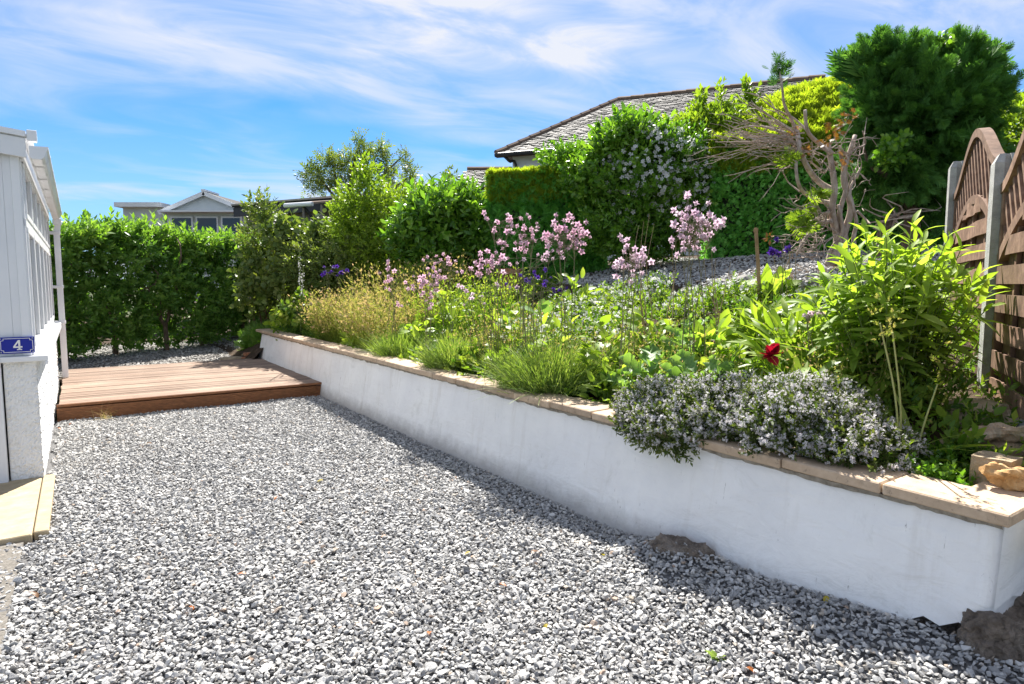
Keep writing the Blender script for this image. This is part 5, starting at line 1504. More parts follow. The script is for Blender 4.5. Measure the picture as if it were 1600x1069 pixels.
L_pop = tmesh('leaf', lobed(5, .62, 1), M_poppy)
L_yel = tmesh('leaf', leafc(.55, .1, .25), M_yel)
L_nar = tmesh('leaf', leafc(.22, .12, .35), M_yel)
L_grn = tmesh('leaf', leafc(.6, .1, .22), M_phlox)
L_heart = tmesh('leaf', leafc(.85, .1, .2), M_poppy)
L_strap = tmesh('leaf', blade(.6, .14, 6), M_phlox)
L_str = tmesh('leaf', lobed(3, .9, 5), M_yel)

def plant(name, label, cat, px, Y, top, rpx, n, me, ls, up=.7, stems=10, group=None):
    """broad-leaved plant rooted on the sight line px at distance Y, its top seen at height top"""
    b0 = gz(px, Y)
    h = max(.1, at(px, top, b0[1])[2] - b0[2])
    return leafy(name, label, cat, px, Y, rpx * b0[1] / 1000, h - ls * .35, n, me, ls, up, stems, group)
plant('poppy_plant', 'pale lobed poppy leaves behind the left edge of the thyme', 'poppy', 1015, 4.1, 545, 42, 30, L_pop, .24, 1.0, 10, 'poppy leaf clumps')
plant('poppy_plant', 'pale lobed poppy leaves directly above the middle of the thyme', 'poppy', 1108, 3.95, 552, 48, 26, L_pop, .22, .9, 10, 'poppy leaf clumps')
plant('peony_plant', 'yellow-green narrow-leaved peony bush right of the crimson flower', 'peony', 1245, 4.2, 470, 62, 190, L_nar, .22, .7, 18)
plant('peony_plant', 'spreading narrow-leaved clump left of the big perennial, beside lilac phlox', 'peony', 1305, 3.9, 470, 60, 130, L_nar, .20, .8, 14)
plant('narrow_leaved_plant', 'arching narrow yellow-green leaves below the terrace edge near the stake', 'plant', 1190, 4.9, 458, 56, 170, L_nar, .22, .7, 16)
plant('low_peony_plant', 'low yellow-green pointed leaves between the crimson flower and the seed stalks', 'plant', 1262, 3.55, 545, 46, 60, L_nar, .19, .5, 10)
plant('golden_leaved_plant', 'golden broad-leaved clump beside the tall pale columbine stems', 'plant', 1015, 5.4, 474, 52, 130, L_yel, .13, .7, 12)
plant('golden_leaved_plant', 'golden leafy clump right of the largest lavender', 'plant', 950, 4.9, 492, 44, 120, L_yel, .12, .7, 12)
plant('golden_leaved_plant', 'yellow-green clump below the densest pink columbine', 'plant', 898, 7.0, 410, 44, 120, L_yel, .12, .8, 10)
plant('golden_leaved_plant', 'yellow-green leafy clump behind the middle lavender', 'plant', 705, 7.6, 445, 42, 90, L_yel, .15, .7, 10)
plant('golden_leaved_plant', 'golden leafy clump among the faded stalks in the middle of the bed', 'plant', 800, 6.3, 462, 46, 100, L_yel, .12, .6, 10)
plant('strawberry_plant', 'low yellowing lobed leaves between the two smaller lavenders', 'plant', 742, 5.75, 540, 42, 70, L_str, .10, .5, 8)
plant('strawberry_plant', 'low lobed leaves left of the largest lavender', 'plant', 780, 5.6, 548, 36, 60, L_str, .10, .5, 8)
leafy('broad_leaved_seedling', 'small upright pale leaf seedling at the foot of the largest lavender', 'plant', 897, 4.55, .06, .13, 6, L_heart, .09, 1.2, 3)
plant('large_leaved_plant', 'large rounded bright leaves beside the wooden stake', 'plant', 1205, 6.0, 425, 32, 26, L_grn, .20, .7, 8)
plant('large_leaved_plant', 'single cluster of big pale leaves in the middle of the bed', 'plant', 838, 6.1, 462, 26, 14, L_heart, .15, .8, 6)
plant('leafy_clump', 'fresh green rounded leaves at the far end of the bed', 'plant', 452, 10.6, 458, 32, 120, L_grn, .15, .7, 10)
plant('leafy_clump', 'green rounded leafy clump between the poppies and the lavender', 'plant', 952, 4.45, 560, 40, 70, L_grn, .09, .6, 8)
plant('leafy_clump', 'dark green leafy clump behind the crimson peony', 'plant', 1118, 4.6, 500, 50, 90, L_grn, .13, .8, 10)
plant('leafy_clump', 'bluish green leaves around the base of the tallest columbine', 'plant', 1080, 4.7, 490, 36, 60, L_pop, .14, .8, 10)
plant('leafy_clump', 'fresh green leaves behind the largest lavender', 'plant', 870, 5.6, 480, 46, 90, L_grn, .11, .7, 10)
plant('leafy_clump', 'yellowing leaves along the coping below the pink seed grass', 'plant', 560, 8.6, 520, 34, 70, L_yel, .12, .5, 8)
plant('leafy_clump', 'upright green leaves behind the smallest lavender', 'plant', 650, 7.6, 485, 34, 70, L_grn, .12, .8, 8)
leafy('strap_leaved_plant', 'strap-shaped green leaves at the foot of the big perennial', 'plant', 1430, 2.95, .06, .04, 34, L_strap, .30, .7, 3, zb=.04)
yl = leafy('yellowing_lily', 'withering yellow strappy tuft beside the coping left of the thyme', 'plant', 985, 4.1, .08, .08, 18, tmesh('leaf', blade(.7, .09, 5), M_yleaf), .20, .7, 3)

# ---- seed stalks in front of the big perennial
for lab, px, tx, ty_ in (('tall thin seed stalk left in front of the big perennial', 1418, 1375, 505), ('pale seed stalk leaning in front of the big perennial', 1420, 1395, 520), ('short seed stalk at the foot of the big perennial', 1440, 1465, 600)):
    b0 = gz(px, 2.95); tp = at(tx, ty_, 2.95)
    th = thing('seed_stalk', lab, 'plant', b0, 'seed stalks by the perennial')
    P = spline([b0, b0 + (tp - b0) * (.3, .3, .5) + (0, -.01, 0), tp], 10)
    MB().tube(P, np.linspace(.0055, .0035, 10), 6).build(th, 'stem', M_pstem)
    n_ = 16
    PP = tp + rng.normal(0, .022, (n_, 3)) * (1, 1, 2.6)
    d = rnd_dir(n_, .8)
    V, F, t_ = scatter([shoot(5, .5, .6, 40, .3, 700)], PP, d, perp(d), .035 * rng.uniform(.7, 1.2, n_))
    part(th, 'seed_heads', V, F, M_tan, t_, kind='stuff')

# ---- crimson peony flower
fp = at(1206, 555, 3.72)
pe = thing('peony_flower', 'single crimson double peony flower above the thyme', 'flower', gz(1212, 3.78))
b0 = gz(1212, 3.78)
MB().tube(spline([b0, (b0 + fp) / 2 + (.03, 0, .05), fp - (0, 0, .02)], 8), .004, 6).build(pe, 'stem', M_gstem)
PT = tmesh('petal', leafc(.8, .16, -.35), M_red)
d = rnd_dir(34, .15); leaf_objs(pe, 'petal', PT, np.tile(fp, (34, 1)), d, perp(d) * .3 + (0, 0, 1.), .068 * rng.uniform(.75, 1.15, 34))

# ---- columbines
def columbine_flower():
    Vs, Fs, Ts, off = [], [], [], 0
    for ring, k, el, ln, w_, tv in ((0, 5, 14, .92, .62, .95), (1, 5, 50, .74, .78, .05), (2, 5, -60, .6, .24, .8)):
        T, F = leafc(w_, .1, .25 if ring == 0 else -.2)
        for i in range(k):
            a = 2 * math.pi * (i + .5 * ring) / k
            rad = np.array((math.cos(a), 0, math.sin(a))); ax = np.array((0, 1., 0)); e_ = R(el)
            V, FF, t_ = place(T, F, np.array([[0, 0, 0.]]), (rad * math.cos(e_) + ax * math.sin(e_))[None], (ax * math.cos(e_) - rad * math.sin(e_))[None], np.array([ln]), np.array([tv]))
            Vs.append(V); Fs.append(FF + off); Ts.append(t_); off += len(V)
    T, F = leafc(.2, .1, 0)
    return np.concatenate(Vs), np.concatenate(Fs), np.concatenate(Ts)
CV, CF, CT = columbine_flower()
CM = {k: make_mesh('flower', CV, CF, m_, CT, True) for k, m_ in (('pink', M_pink), ('pale', M_pale), ('purple', M_purp))}
def columbine(label, bx, Y, heads, col, size=.030, nst=5, leaves=26, lsize=.11, name='columbine'):
    """heads: (px, py, rx, ry, n) clusters of flowers seen at distance Y"""
    b0 = gz(bx, Y)
    th = thing(name, label, 'columbine', b0, 'columbines in flower')
    Ps = []
    for hx, hy, rx, ry, n in heads:
        c = at(hx, hy, Y)
        for i in range(n):
            g = rng.normal(0, .5, 3); g /= max(1, np.linalg.norm(g) * .8)
            Ps.append(c + g * (1.25 * rx * Y / 1000, rx * Y / 1200, 1.25 * ry * Y / 1000))
    Ps = np.array(Ps)
    d = rng.normal(size=(len(Ps), 3)) * (1, .7, .6) + (0, -.5, -.25)
    leaf_objs(th, 'flower', CM[col], Ps, d, perp(d / np.linalg.norm(d, axis=1)[:, None]), size * rng.uniform(.75, 1.2, len(Ps)))
    cs = [at(hx, hy + ry * .8, Y) for hx, hy, rx, ry, n in heads]
    k = 0
    for j in range(nst):
        c = cs[j % len(cs)] + rng.normal(0, .03, 3)
        f = b0 + rng.normal(0, .05, 3) * (1, 1, 0) - (0, 0, .02)
        P = spline([f, f + (c - f) * (.25, .25, .5), c], 9)
        mb = MB().tube(P, np.linspace(.0036, .0022, 9), 5, False)
        for q in Ps[j::nst]:
            m = P[8] if rng.random() < .7 else P[7]
            mb.tube(spline([m, (m + q) / 2 + (0, 0, .02), q], 5), [.0014] * 5, 4, False)
        mb.build(th, 'stem', M_stem)
    d = rnd_dir(leaves, .4); d[:, 2] = np.abs(d[:, 2])
    V, F, t_ = scatter([lobed(3, .9, 7)], b0 + d * (.2, .2, .22), d, np.tile((0, 0, 1.), (leaves, 1)) + .4 * rng.normal(size=(leaves, 3)), lsize * rng.uniform(.6, 1.2, leaves))
    part(th, 'foliage', V, F, M_bedA, t_, kind='stuff')
    return th
columbine('tallest pale pink columbine, standing against the clipped hedge', 1086, 4.4, [(1082, 332, 24, 22, 20), (1100, 362, 34, 20, 26), (1072, 372, 22, 18, 14), (1066, 340, 12, 16, 7), (1112, 352, 14, 14, 8)], 'pale', .031, 6)
columbine('pale pink columbine before the gravel terrace, left of the tallest', 980, 4.5, [(988, 388, 20, 16, 12), (995, 412, 22, 18, 16), (972, 420, 16, 18, 10)], 'pale', .030, 5)
columbine('densest pink columbine cluster in front of the conifer hedge', 885, 5.5, [(870, 358, 22, 16, 14), (898, 356, 20, 16, 14), (886, 376, 24, 16, 16), (905, 366, 14, 14, 8), (862, 372, 14, 12, 6)], 'pink', .032, 6)
columbine('pink columbine just left of the densest cluster', 822, 5.8, [(815, 352, 18, 14, 12), (832, 366, 18, 16, 12), (812, 376, 18, 14, 8)], 'pink', .031, 5)
columbine('small pink columbine spray at the laurel edge', 782, 6.0, [(772, 345, 16, 10, 8), (792, 350, 16, 12, 9), (785, 380, 18, 12, 6)], 'pink', .030, 4)
columbine('pink columbine above the golden leaves left of the purple ones', 765, 5.5, [(760, 410, 24, 16, 14), (775, 402, 16, 12, 8), (742, 420, 14, 14, 6)], 'pink', .032, 5)
columbine('pink columbine halfway along the bed behind the middle lavender', 668, 6.7, [(668, 440, 26, 20, 18), (655, 452, 20, 14, 9), (682, 430, 14, 14, 6), (672, 470, 14, 12, 5)], 'pink', .034, 5)
columbine('sparse pink columbine among the tan seed stalks', 705, 7.2, [(700, 412, 20, 12, 9), (668, 410, 14, 8, 4)], 'pink', .033, 4)
columbine('small pink columbine farthest along among seed grasses', 618, 7.6, [(615, 425, 18, 14, 9), (610, 450, 10, 10, 4), (620, 470, 10, 8, 3)], 'pink', .034, 4)
columbine('few lilac-pink columbine flowers low over the largest lavender', 742, 5.5, [(735, 470, 20, 14, 6), (720, 452, 14, 12, 4), (792, 445, 16, 12, 5)], 'pale', .028, 4)
columbine('scattered faded pink columbine heads below the tall pink ones', 830, 5.5, [(840, 412, 26, 16, 8), (800, 408, 18, 14, 6), (866, 396, 14, 12, 5)], 'pale', .026, 5)
columbine('deep purple columbine in the middle of the bed', 845, 5.2, [(850, 435, 26, 18, 12), (815, 440, 18, 12, 6), (872, 450, 14, 10, 4)], 'purple', .024, 5)
columbine('deep purple columbine in shade below the heart-leaved shrub', 520, 9.8, [(512, 420, 14, 8, 7), (530, 424, 14, 8, 7)], 'purple', .042, 4)
columbine('violet-blue columbine beside the wooden stake on the terrace edge', 1218, 5.7, [(1207, 392, 9, 7, 4), (1222, 396, 8, 6, 3), (1236, 388, 6, 5, 3), (1213, 375, 4, 4, 2)], 'purple', .040, 4, 8)
columbine('lilac phlox-like flower head left of the big perennial', 1275, 3.7, [(1262, 492, 9, 5, 5), (1280, 489, 9, 5, 6)], 'pale', .018, 2, 10, .08)

# ---- tan seed grasses and faded stalks
def seedgrass(name, label, px, Y, rad, h, n, nh, mat=M_tan, sz=.045):
    b0 = gz(px, Y)
    th = thing(name, label, 'grass', b0)
    a_ = rng.uniform(0, 6.283, n); q = np.sqrt(rng.random(n))
    f = np.column_stack([np.cos(a_) * q * rad, np.sin(a_) * q * rad * .7, 0 * q]) + b0
    ps = (f[:, :2] - W0) @ NN
    f[:, :2] += NN * np.clip(.34 - ps, 0, None)[:, None]
    f[:, 2] = terrain(f[:, 0], f[:, 1]) - .02
    d = np.column_stack([np.cos(a_) * .35 * q, np.sin(a_) * .3 * q, np.ones(n)]) + .16 * rng.normal(size=(n, 3))
    d /= np.linalg.norm(d, axis=1)[:, None]
    L_ = h * rng.uniform(.55, 1.1, n)
    nn = -d * 0 + rnd_dir(n)
    V1 = scatter([blade(.2, .010, 3), blade(.35, .012, 3)], f, d, nn, L_, .25 * rng.random(n))
    x, y, z = frames(d, nn)
    P = (f[:, None] + (d * L_[:, None])[:, None] * rng.uniform(.55, 1.0, (n, nh))[:, :, None]).reshape(-1, 3) + rng.normal(0, .02, (n * nh, 3))
    dd = np.repeat(d, nh, 0) + .8 * rng.normal(size=(n * nh, 3))
    V2 = scatter([leaf2(.42, .2)], P, dd, perp(dd / np.linalg.norm(dd, axis=1)[:, None]), sz * rng.uniform(.6, 1.3, n * nh), .35 + .65 * rng.random(n * nh))
    V, F, t_ = join(V1, V2)
    part(th, 'stalks', V, F, mat, t_, kind='stuff')
seedgrass('pink_seed_grass', 'pinkish tan feathery clump nearest the far end of the wall', 520, 9.0, .62, .80, 520, 9)
seedgrass('tan_seed_grass', 'tan gone-to-seed stalks behind the small lavender', 590, 8.3, .60, .80, 480, 8)
seedgrass('tall_seed_grass', 'tall arching seed stalks in front of the tall pale shrub', 640, 9.6, .75, 1.0, 420, 8, M_tan, .05)
seedgrass('green_seed_grass', 'greenish seeding stems between the pink columbines and laurel', 730, 8.2, .6, .75, 300, 8, M_bedA, .05)
seedgrass('faded_stalk_clump', 'faded brownish stalks between the two poppy clumps', 1060, 4.3, .28, .42, 170, 6, M_tan, .022)
seedgrass('faded_stalk_clump', 'grey-brown faded stalks right of the densest columbine', 925, 5.2, .35, .5, 170, 6, M_tan, .024)
seedgrass('seeding_stems', 'thin seeding stems left of the big perennial', 1330, 3.6, .24, .55, 160, 6, M_tan, .02)

# ---- pale flower spike, white flowered mats, marjoram
fx = thing('pale_flower_spike', 'slim pale flower spike rising at the far end of the bed', 'flower', gz(468, 10.4))
b0 = gz(468, 10.4)
for hx, hy in ((468, 385), (474, 415)):
    tp = at(hx, hy, 10.4)
    MB().tube(spline([b0, (b0 + tp) / 2 + (.01, 0, 0), tp], 8), [.008] * 8, 6).build(fx, 'stem', M_gstem)
    n_ = 46
    t = rng.random(n_) ** .7
    PP = tp + (b0 - tp) * (t * .42)[:, None] + rng.normal(0, .012, (n_, 3)); d = rnd_dir(n_, .1)
    V, F, t_ = scatter([FL5], PP, d, perp(d), .013 * (.5 + t))
    part(fx, 'blossom', V, F, M_petalw, t_, kind='stuff')
d = rnd_dir(60, .5); V, F, t_ = scatter(SH_heart, b0 + d * (.2, .2, .3) + (0, 0, .25), d, perp(d), .2 * rng.uniform(.6, 1.2, 60))
part(fx, 'foliage', V, F, M_bedA, t_, kind='stuff')
def mat_flowers(name, label, px, Y, rad, dep, h, n):
    b0 = gz(px, Y)
    th = thing(name, label, 'flowers', b0)
    a_ = rng.uniform(0, 6.283, n); q = np.sqrt(rng.random(n))
    P = b0 + np.column_stack([np.cos(a_) * q * rad, np.sin(a_) * q * dep, 0 * q]); P[:, 2] = terrain(P[:, 0], P[:, 1]) + h * rng.uniform(.5, 1.1, n)
    o = rnd_dir(n, .6) + (0, -.6, 0)
    V, F, t_ = scatter([FL5, FL4], P, o, perp(o / np.linalg.norm(o, axis=1)[:, None]), .020 * rng.uniform(.7, 1.2, n))
    part(th, 'blossom', V, F, M_petalw, t_, kind='stuff')
    d = rnd_dir(n, 1.); V, F, t_ = scatter(SH_small, P - (0, 0, .09), d, perp(d), .11 * rng.uniform(.6, 1.2, n))
    part(th, 'foliage', V, F, M_bedA, t_, kind='stuff')
mat_flowers('white_flower_mat', 'low white-flowered mat at the terrace edge left of the flat stones', 950, 7.3, .75, .5, .32, 460)
mat_flowers('white_flower_mat', 'white-speckled mat below the tallest columbine', 1120, 6.3, .6, .4, .26, 340)
mat_flowers('white_flower_mat', 'small white flowers beside the lying log', 1285, 5.3, .4, .3, .24, 150)
mat_flowers('white_flower_mat', 'tiny white flowers scattered left of the tall pale columbine', 915, 6.0, .5, .4, .42, 200)
mat_flowers('white_flower_mat', 'tiny white flowers among the stems under the purple columbine', 850, 6.6, .55, .4, .40, 200)
seedgrass('faded_stalk_clump', 'thin faded stems in front of the golden leaves by the pale columbine', 1040, 4.8, .30, .55, 130, 5, M_tan, .024)
seedgrass('faded_stalk_clump', 'thin faded stems between the pink columbines and the largest lavender', 800, 6.2, .45, .65, 200, 5, M_tan, .03)
mj = thing('marjoram_mat', 'small round-leaved green mat on the coping edge right of the thyme', 'herb', W(-1.62, .45, .58))
n = 520
P = np.array([W(s, p, 0) for s, p in zip(rng.uniform(-1.92, -1.42, n), rng.uniform(.22, .62, n))])
P[:, 2] = terrain(P[:, 0], P[:, 1]) + .10 * rng.random(n) ** .7
d = rnd_dir(n, 1.0); V, F, t_ = scatter([shoot(8, .5, .75, 65, .2, 800 + i) for i in range(3)], P, d, perp(d), .055 * rng.uniform(.7, 1.3, n))
part(mj, 'foliage', V, F, M_laurel, t_, kind='stuff')

# ================================================================== STONES, WOOD AND SMALL THINGS
def rock(name, label, cat, c, r, mat, seed=0, group=None, sub=3, rough=.35, rot=0., flat_top=False, box=False):
    bm = bmesh.new()
    if box:
        bmesh.ops.create_cube(bm, size=1.5)
        bmesh.ops.subdivide_edges(bm, edges=bm.edges[:], cuts=4, use_grid_fill=True)
    else: bmesh.ops.create_icosphere(bm, subdivisions=sub, radius=1)
    r_ = np.random.default_rng(seed)
    o1 = r_.uniform(0, 20, 3)
    from mathutils import noise as mn
    for v in bm.verts:
        q = np.array(v.co)
        w_ = Vector(q * 1.1 + o1)
        cell = mn.voronoi(Vector(q * 1.7 + o1), distance_metric='DISTANCE')[0]
        k = 1 + rough * .5 * mn.noise(w_) + rough * .55 * (cell[1] - cell[0] - .35) + rough * .35 * (mn.ridged_multi_fractal(Vector(q * 2.3 + o1), .9, 2.1, 5, 1., 2.) - 1.2) * .5 + rough * .16 * mn.noise(Vector(q * 8 + o1)) + rough * .14 * (abs(mn.noise(Vector(q * 16 + o1))) - .2) + rough * .35 * (round(mn.noise(Vector(q * 1.9 + o1 * 2)) * 3) / 3)
        q = q * k
        if not box: q = np.sign(q) * np.abs(q) ** .82
        if flat_top: q[2] = min(q[2], .55)
        q = q * np.asarray(r)
        q = np.array((q[0] * math.cos(rot) - q[1] * math.sin(rot), q[0] * math.sin(rot) + q[1] * math.cos(rot), q[2]))
        v.co = q + np.asarray(c)
    bm.verts.index_update()
    V = [v.co[:] for v in bm.verts]; F = [tuple(v.index for v in f.verts) for f in bm.faces]
    bm.free()
    return tag(part(None, name, V, F, mat), label, cat, group)
M_rock = surf('brown_rock', [(.3, (.11, .088, .07)), (.5, (.23, .19, .155)), (.65, (.34, .29, .245)), (.8, (.48, .44, .38))], 13, .95, .15, 1.0, 45, .05, dirt=((.04, .032, .024), 9, .56, .68), detail=10)
M_stone = surf('buff_stone', [(.3, (.26, .20, .13)), (.6, (.40, .32, .22)), (.8, (.52, .44, .33))], 9, .95, .15, .8, 60, .015, dirt=((.13, .11, .08), 12, .6, .72))
M_grey = surf('grey_stone', [(.3, (.20, .19, .175)), (.6, (.33, .315, .29)), (.8, (.45, .43, .40))], 7, .95, .15, .8, 50, .02)
rock('boulder', 'big rough brown boulder under the near end of the white wall', 'rock', W(-2.16, .03, .13), (.18, .14, .18), M_rock, 3, rough=.5, rot=.4, sub=5)
rock('boulder', 'dark rock wedged beneath the ragged foot of the wall', 'rock', W(-1.93, .03, .09), (.17, .085, .15), M_rock, 8, rough=.6, rot=-.9, sub=5)
rock('boulder', 'brown rock at the right picture edge below the coping corner', 'rock', W(-2.36, .25, .14), (.22, .24, .22), M_rock, 12, rough=.6, rot=1.4, sub=5)
rock('boulder', 'flat brown rock at the lower right picture corner', 'rock', W(-2.52, -.12, -.02), (.20, .17, .08), M_rock, 14, rough=.5, rot=.2, sub=5)
rock('soil_mound', 'mossy lump of old mortar poking from the gravel against the wall', 'rock', W(-.80, -.18, .03), (.22, .12, .13), M_rock, 21, rough=.5, rot=-.95, sub=5)
rock('stone_block', 'squared buff stone block at the corner of the coping', 'stone', W(-1.97, .40, .715), (.085, .095, .095), M_stone, 5, rough=.12, rot=.6, box=True)
rock('rough_stone', 'flat pale stone behind the squared block', 'stone', W(-1.88, .78, .74), (.17, .14, .07), M_stone, 6, rough=.35)
rock('rough_stone', 'sloping sunlit stone at the foot of the fence post', 'stone', W(-1.68, 1.05, .82), (.16, .16, .10), M_stone, 7, rough=.4)
rock('rough_stone', 'brown stone beside the strap-shaped leaves', 'stone', W(-1.70, .72, .70), (.10, .09, .06), M_stone, 9, rough=.4)
rock('rough_stone', 'small stone tucked under the fence boards', 'stone', W(-2.10, .72, .72), (.12, .10, .08), M_grey, 10, rough=.4)
for i, (px, py, Y, r, lab) in enumerate(((1032, 432, 7.4, .16, 'tilted grey stone edging the terrace, left of the tallest columbine'), (1128, 436, 7.0, .15, 'low grey stone edging the terrace between columbine and stake'), (1075, 438, 7.2, .12, 'small stone in the terrace edge behind the tallest columbine'), (1010, 440, 7.3, .10, 'small pale stone at the left end of the terrace edge'), (1165, 434, 6.9, .14, 'pale flat stone in the terrace edge near the stake'))):
    q = at(px, py, Y); rock('edging_stone', lab, 'stone', (q[0], q[1], float(terrain(q[0], q[1])) + r * .3), (r * 1.2, r * .8, r * .7), M_grey, 30 + i, 'stones edging the terrace', rough=.4, rot=i)
q = at(1115, 436, 6.7)
# driftwood
def drift(name, label, pts, r, mat, seed):
    from mathutils import noise as mn
    m, k = 60, 16
    P = spline(pts, m)
    o1 = np.random.default_rng(seed).uniform(0, 30, 3)
    rad = np.interp(np.linspace(0, 1, m), np.linspace(0, 1, len(r)), r)
    V, F = tube(P, rad, k)
    for i in range(m):
        for j in range(k):
            q = V[i * k + j]
            g = mn.ridged_multi_fractal(Vector((q * 14 + o1)), .9, 2.2, 4, 1., 2.) - 1.2
            tw = .28 * math.sin(j * 2 * math.pi / k * 3 + i * .22 + seed)
            V[i * k + j] = P[i] + (q - P[i]) * (1 + .30 * g + tw + .25 * mn.noise(Vector(q * 30 + o1)))
    return tag(part(None, name, V, F, mat), label, 'driftwood')
M_drift = surf('driftwood', [(.3, (.20, .14, .09)), (.5, (.38, .29, .20)), (.75, (.58, .49, .38))], 1, .9, .15, .9, 1.3, .012, (18, 18, 18))
M_gold2 = surf('golden_driftwood', [(.3, (.30, .16, .06)), (.5, (.50, .30, .13)), (.75, (.66, .48, .28))], 1, .85, .2, .9, 1.3, .012, (16, 16, 16))
drift('driftwood', 'gnarled grey driftwood branch lying across the stones', [W(-1.74, .62, .78), W(-1.86, .66, .83), W(-1.95, .72, .84), W(-2.0, .90, .86), W(-2.05, 1.15, .90)], [.018, .04, .034, .036, .02], M_drift, 1)
drift('driftwood', 'golden gnarled driftwood piece resting against the coping corner', [W(-1.98, .235, .76), W(-2.03, .29, .74), W(-2.10, .36, .71), W(-2.17, .45, .69)], [.018, .042, .05, .04], M_gold2, 2)
lg = [at(1195, 402, 6.4), at(1225, 408, 6.3), at(1262, 412, 6.2), at(1300, 420, 6.1)]
drift('fallen_log', 'grey weathered log lying on the terrace edge below the dead tree', [np.array((q[0], q[1], float(terrain(q[0], q[1])) + .07)) for q in lg], [.03, .06, .065, .045], M_grey, 3)['category'] = 'log'
# stake and canes
b0 = gz(1187, 6.0); tp = at(1181, 358, 6.0)
st = MB().tube([b0 - (0, 0, .1), (b0 + tp) / 2 + (.005, 0, 0), tp, tp + (0, 0, .012)], [.019, .018, .018, .012], 8).tube([tp - (0, 0, .03), tp + (0, 0, .004)], [.021, .023], 8)
tag(st.build(None, 'wooden_stake', surf('stake_wood', [(.3, (.28, .17, .09)), (.7, (.46, .31, .18))], 6, .8, .2, .3, 40)), 'short wooden stake standing at the terrace edge', 'stake')
for lab, px, Y, tips in (('bare forked brown cane left of the tallest columbine', 1012, 5.6, [(998, 352), (1015, 335), (1022, 350), (1006, 345)]), ('pair of straight bare canes near the terrace stones', 1045, 5.4, [(1056, 372), (1050, 385)]), ('thin bare twiggy seedling between tallest columbine and stake', 1125, 5.2, [(1100, 400), (1118, 405), (1142, 410), (1112, 390)]), ('red-leaved bare rose cane beside the violet columbine', 1222, 5.9, [(1245, 362), (1235, 368), (1250, 378), (1203, 372)])):
    b0 = gz(px, Y)
    th = thing('bare_cane', lab, 'cane', b0)
    branches(b0, [at(x, y, Y) for x, y in tips], .0065, int(px), .06, 6).build(th, 'stem', M_dry)
    if 'rose' in lab:
        c = at(1203, 372, Y); d = rnd_dir(14); V, F, t_ = scatter([leaf2(.5)], c + d * .02, d, perp(d), .05 * rng.uniform(.7, 1.2, 14))
        part(th, 'rusty_leaves', V, F, M_rust, t_, kind='stuff')
# flower pot behind the columbines
M_terra = surf('terracotta', [(.3, (.26, .11, .06)), (.7, (.40, .19, .11))], 8, .85, .2, .2, 50)
q = at(795, 396, 9.7)
pr = [(0, .0), (.10, 0), (.13, .22), (.15, .22), (.152, .27), (.132, .27), (.12, .22), (0, .21)]
V, F = [], []
zt = float(terrain(q[0], q[1]))
for r0, z0 in pr:
    for j in range(18): V.append((q[0] + 1.3 * r0 * math.cos(j * math.pi / 9), q[1] + 1.3 * r0 * math.sin(j * math.pi / 9), zt + z0 * 1.7))
F = [(i * 18 + j, i * 18 + (j + 1) % 18, i * 18 + 18 + (j + 1) % 18, i * 18 + 18 + j) for i in range(len(pr) - 1) for j in range(18)]
tag(part(None, 'terracotta_pot', V, F, M_terra), 'brown terracotta pot half hidden behind pink columbines', 'pot')
# bricks and a stone at the far deck corner
for i, (s, p, z, a_, lab) in enumerate(((9.36, -.22, .14, .3, 'reddish brick lying at the far deck corner, lower one'), (9.42, -.16, .215, .75, 'reddish brick laid on top of another at the far deck corner'))):
    V, F = bevel_box(.215, .10, .065, .006)
    c_, s2 = math.cos(a_), math.sin(a_)
    tag(part(None, 'loose_brick', V @ np.array(((c_, s2, 0), (-s2, c_, 0), (0, 0, 1))) + W(s, p, z + .01), F, M_terra), lab, 'brick', 'loose bricks by the deck')
rock('flat_stone', 'flat buff stone beside the bricks at the far deck corner', 'stone', W(9.55, -.45, .14), (.22, .14, .05), M_stone, 41, rough=.25)
# dry grass tuft at the deck front
b0 = W(5.42, -2.55, .01)
dg = thing('dry_grass_tuft', 'tuft of dry straw against the front of the deck', 'grass', b0)
n = 60
d = rnd_dir(n, .5); d[:, 2] = np.abs(d[:, 2])
V, F, t_ = scatter([blade(.9, .018, 4)], b0 + rng.normal(0, .05, (n, 3)) * (1, 1, 0), d, perp(d), .17 * rng.uniform(.5, 1.2, n), .6 + .4 * rng.random(n))
part(dg, 'stalks', V, F, M_tan, t_, kind='stuff')
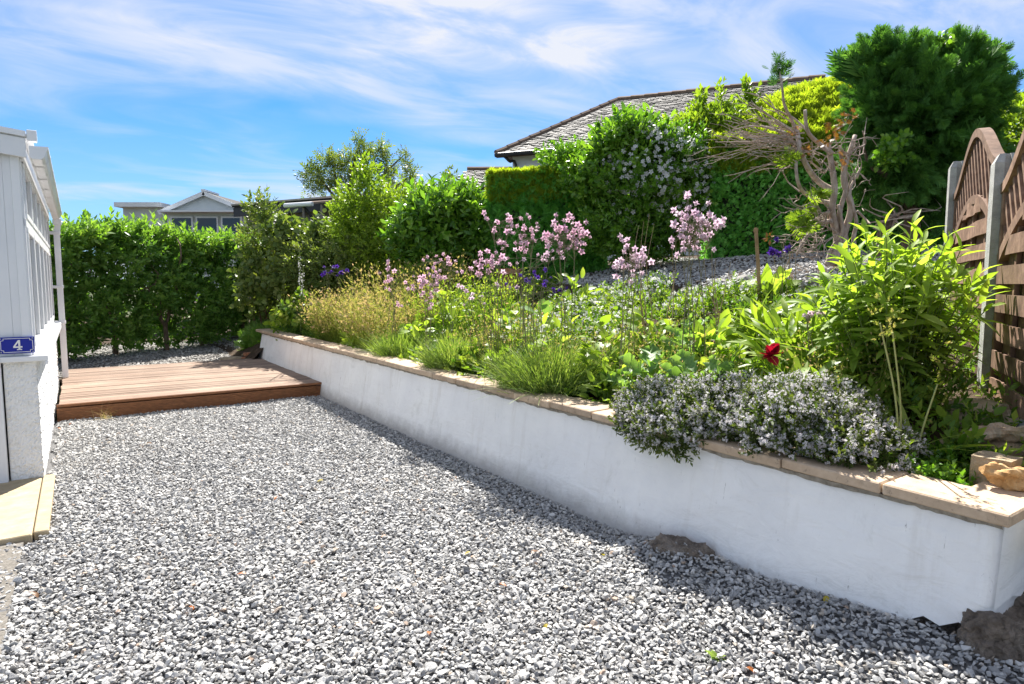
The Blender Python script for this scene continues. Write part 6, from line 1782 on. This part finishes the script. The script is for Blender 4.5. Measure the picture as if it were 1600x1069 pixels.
# fallen leaves and a seedling on the gravel
LF = [make_mesh('fallen_leaf', *leafc(.55, .25, .5), leafmat('fallen_%d' % i, [c, c], .3), np.full((13, 3), .5)) for i, c in enumerate(((.42, .13, .03), (.46, .36, .05), (.20, .10, .05)))]
OR, YE, BR = 0, 1, 2
drops = [(295, 952, OR, 'dry orange leaf alone on the gravel, lower left of centre'), (385, 905, OR, 'curled orange leaf on the gravel straight below the deck corner'), (855, 978, YE, 'yellow leaf lying in the near gravel, bottom centre'),
         (670, 998, OR, 'small orange leaf in the near gravel left of the bottom yellow leaf'), (1368, 1000, YE, 'yellow leaf in the shadow edge left of the wall-end boulder'), (1435, 1030, OR, 'orange leaf on the gravel nearest the wall-end boulder'),
         (1165, 1060, OR, 'orange leaf at the bottom picture edge right of the weed'), (735, 868, YE, 'small yellow leaf on the gravel in the middle of the driveway'), (780, 916, OR, 'orange leaf just below the mid-driveway yellow leaf'),
         (940, 880, YE, 'yellow leaf beside the shadow left of the mortar lump'), (90, 672, OR, 'orange leaf at the left front foot of the deck'), (112, 664, OR, 'orange leaf touching the deck fascia beside the straw tuft'),
         (98, 692, BR, 'withered brown leaf below the orange leaves at the porch corner'), (230, 698, BR, 'brown leaf on the gravel in front of the deck'), (505, 755, YE, 'yellow leaf on the gravel left of the wall shadow'),
         (432, 780, OR, 'orange leaf on the gravel left of the far yellow leaf'), (340, 637, OR, 'orange leaf on the gravel touching the middle of the deck front'), (830, 872, BR, 'brown leaf between the two yellow leaves mid driveway'),
         (1290, 985, YE, 'yellow leaf in the wall shadow near the picture bottom'), (60, 940, BR, 'brown leaf on the gravel near the left picture edge')]
rl = np.random.default_rng(5)
for x, y, k, lab in drops:
    q = ground_hit(x, y)
    s, p = SP(q[0], q[1]); z = float(drive_z(s, p)) + .018
    o = inst(None, 'fallen_leaf', LF[k], (q[0], q[1], z), Matrix.Rotation(rl.uniform(0, 6.3), 4, 'Z') @ Matrix.Rotation(rl.normal(0, .4), 4, 'X'), rl.uniform(.035, .055))
    tag(o, lab, 'leaf', 'fallen leaves on the gravel')
q = ground_hit(1120, 1035)
wd = thing('gravel_seedling', 'tiny green and red weed growing in the near gravel', 'weed', (q[0], q[1], .01))
d = rnd_dir(9, .8); d[:, 2] = np.abs(d[:, 2])
V, F, t_ = scatter([leafc(.5, .1, .3)], np.tile((q[0], q[1], .012), (9, 1)), d, np.tile((0, 0, 1.), (9, 1)), .05 * rng.uniform(.6, 1.1, 9))
part(wd, 'foliage', V, F, M_yel, t_, kind='stuff')
for o in bpy.data.objects:
    if o.type == 'MESH' and o.parent is None and 'kind' not in o and 'category' not in o: print('UNTAGGED', o.name)
print('TRIS', sum(sum(len(p.vertices) - 2 for p in m.polygons) if len(m.polygons) < 3000 else len(m.polygons) for m in bpy.data.meshes))
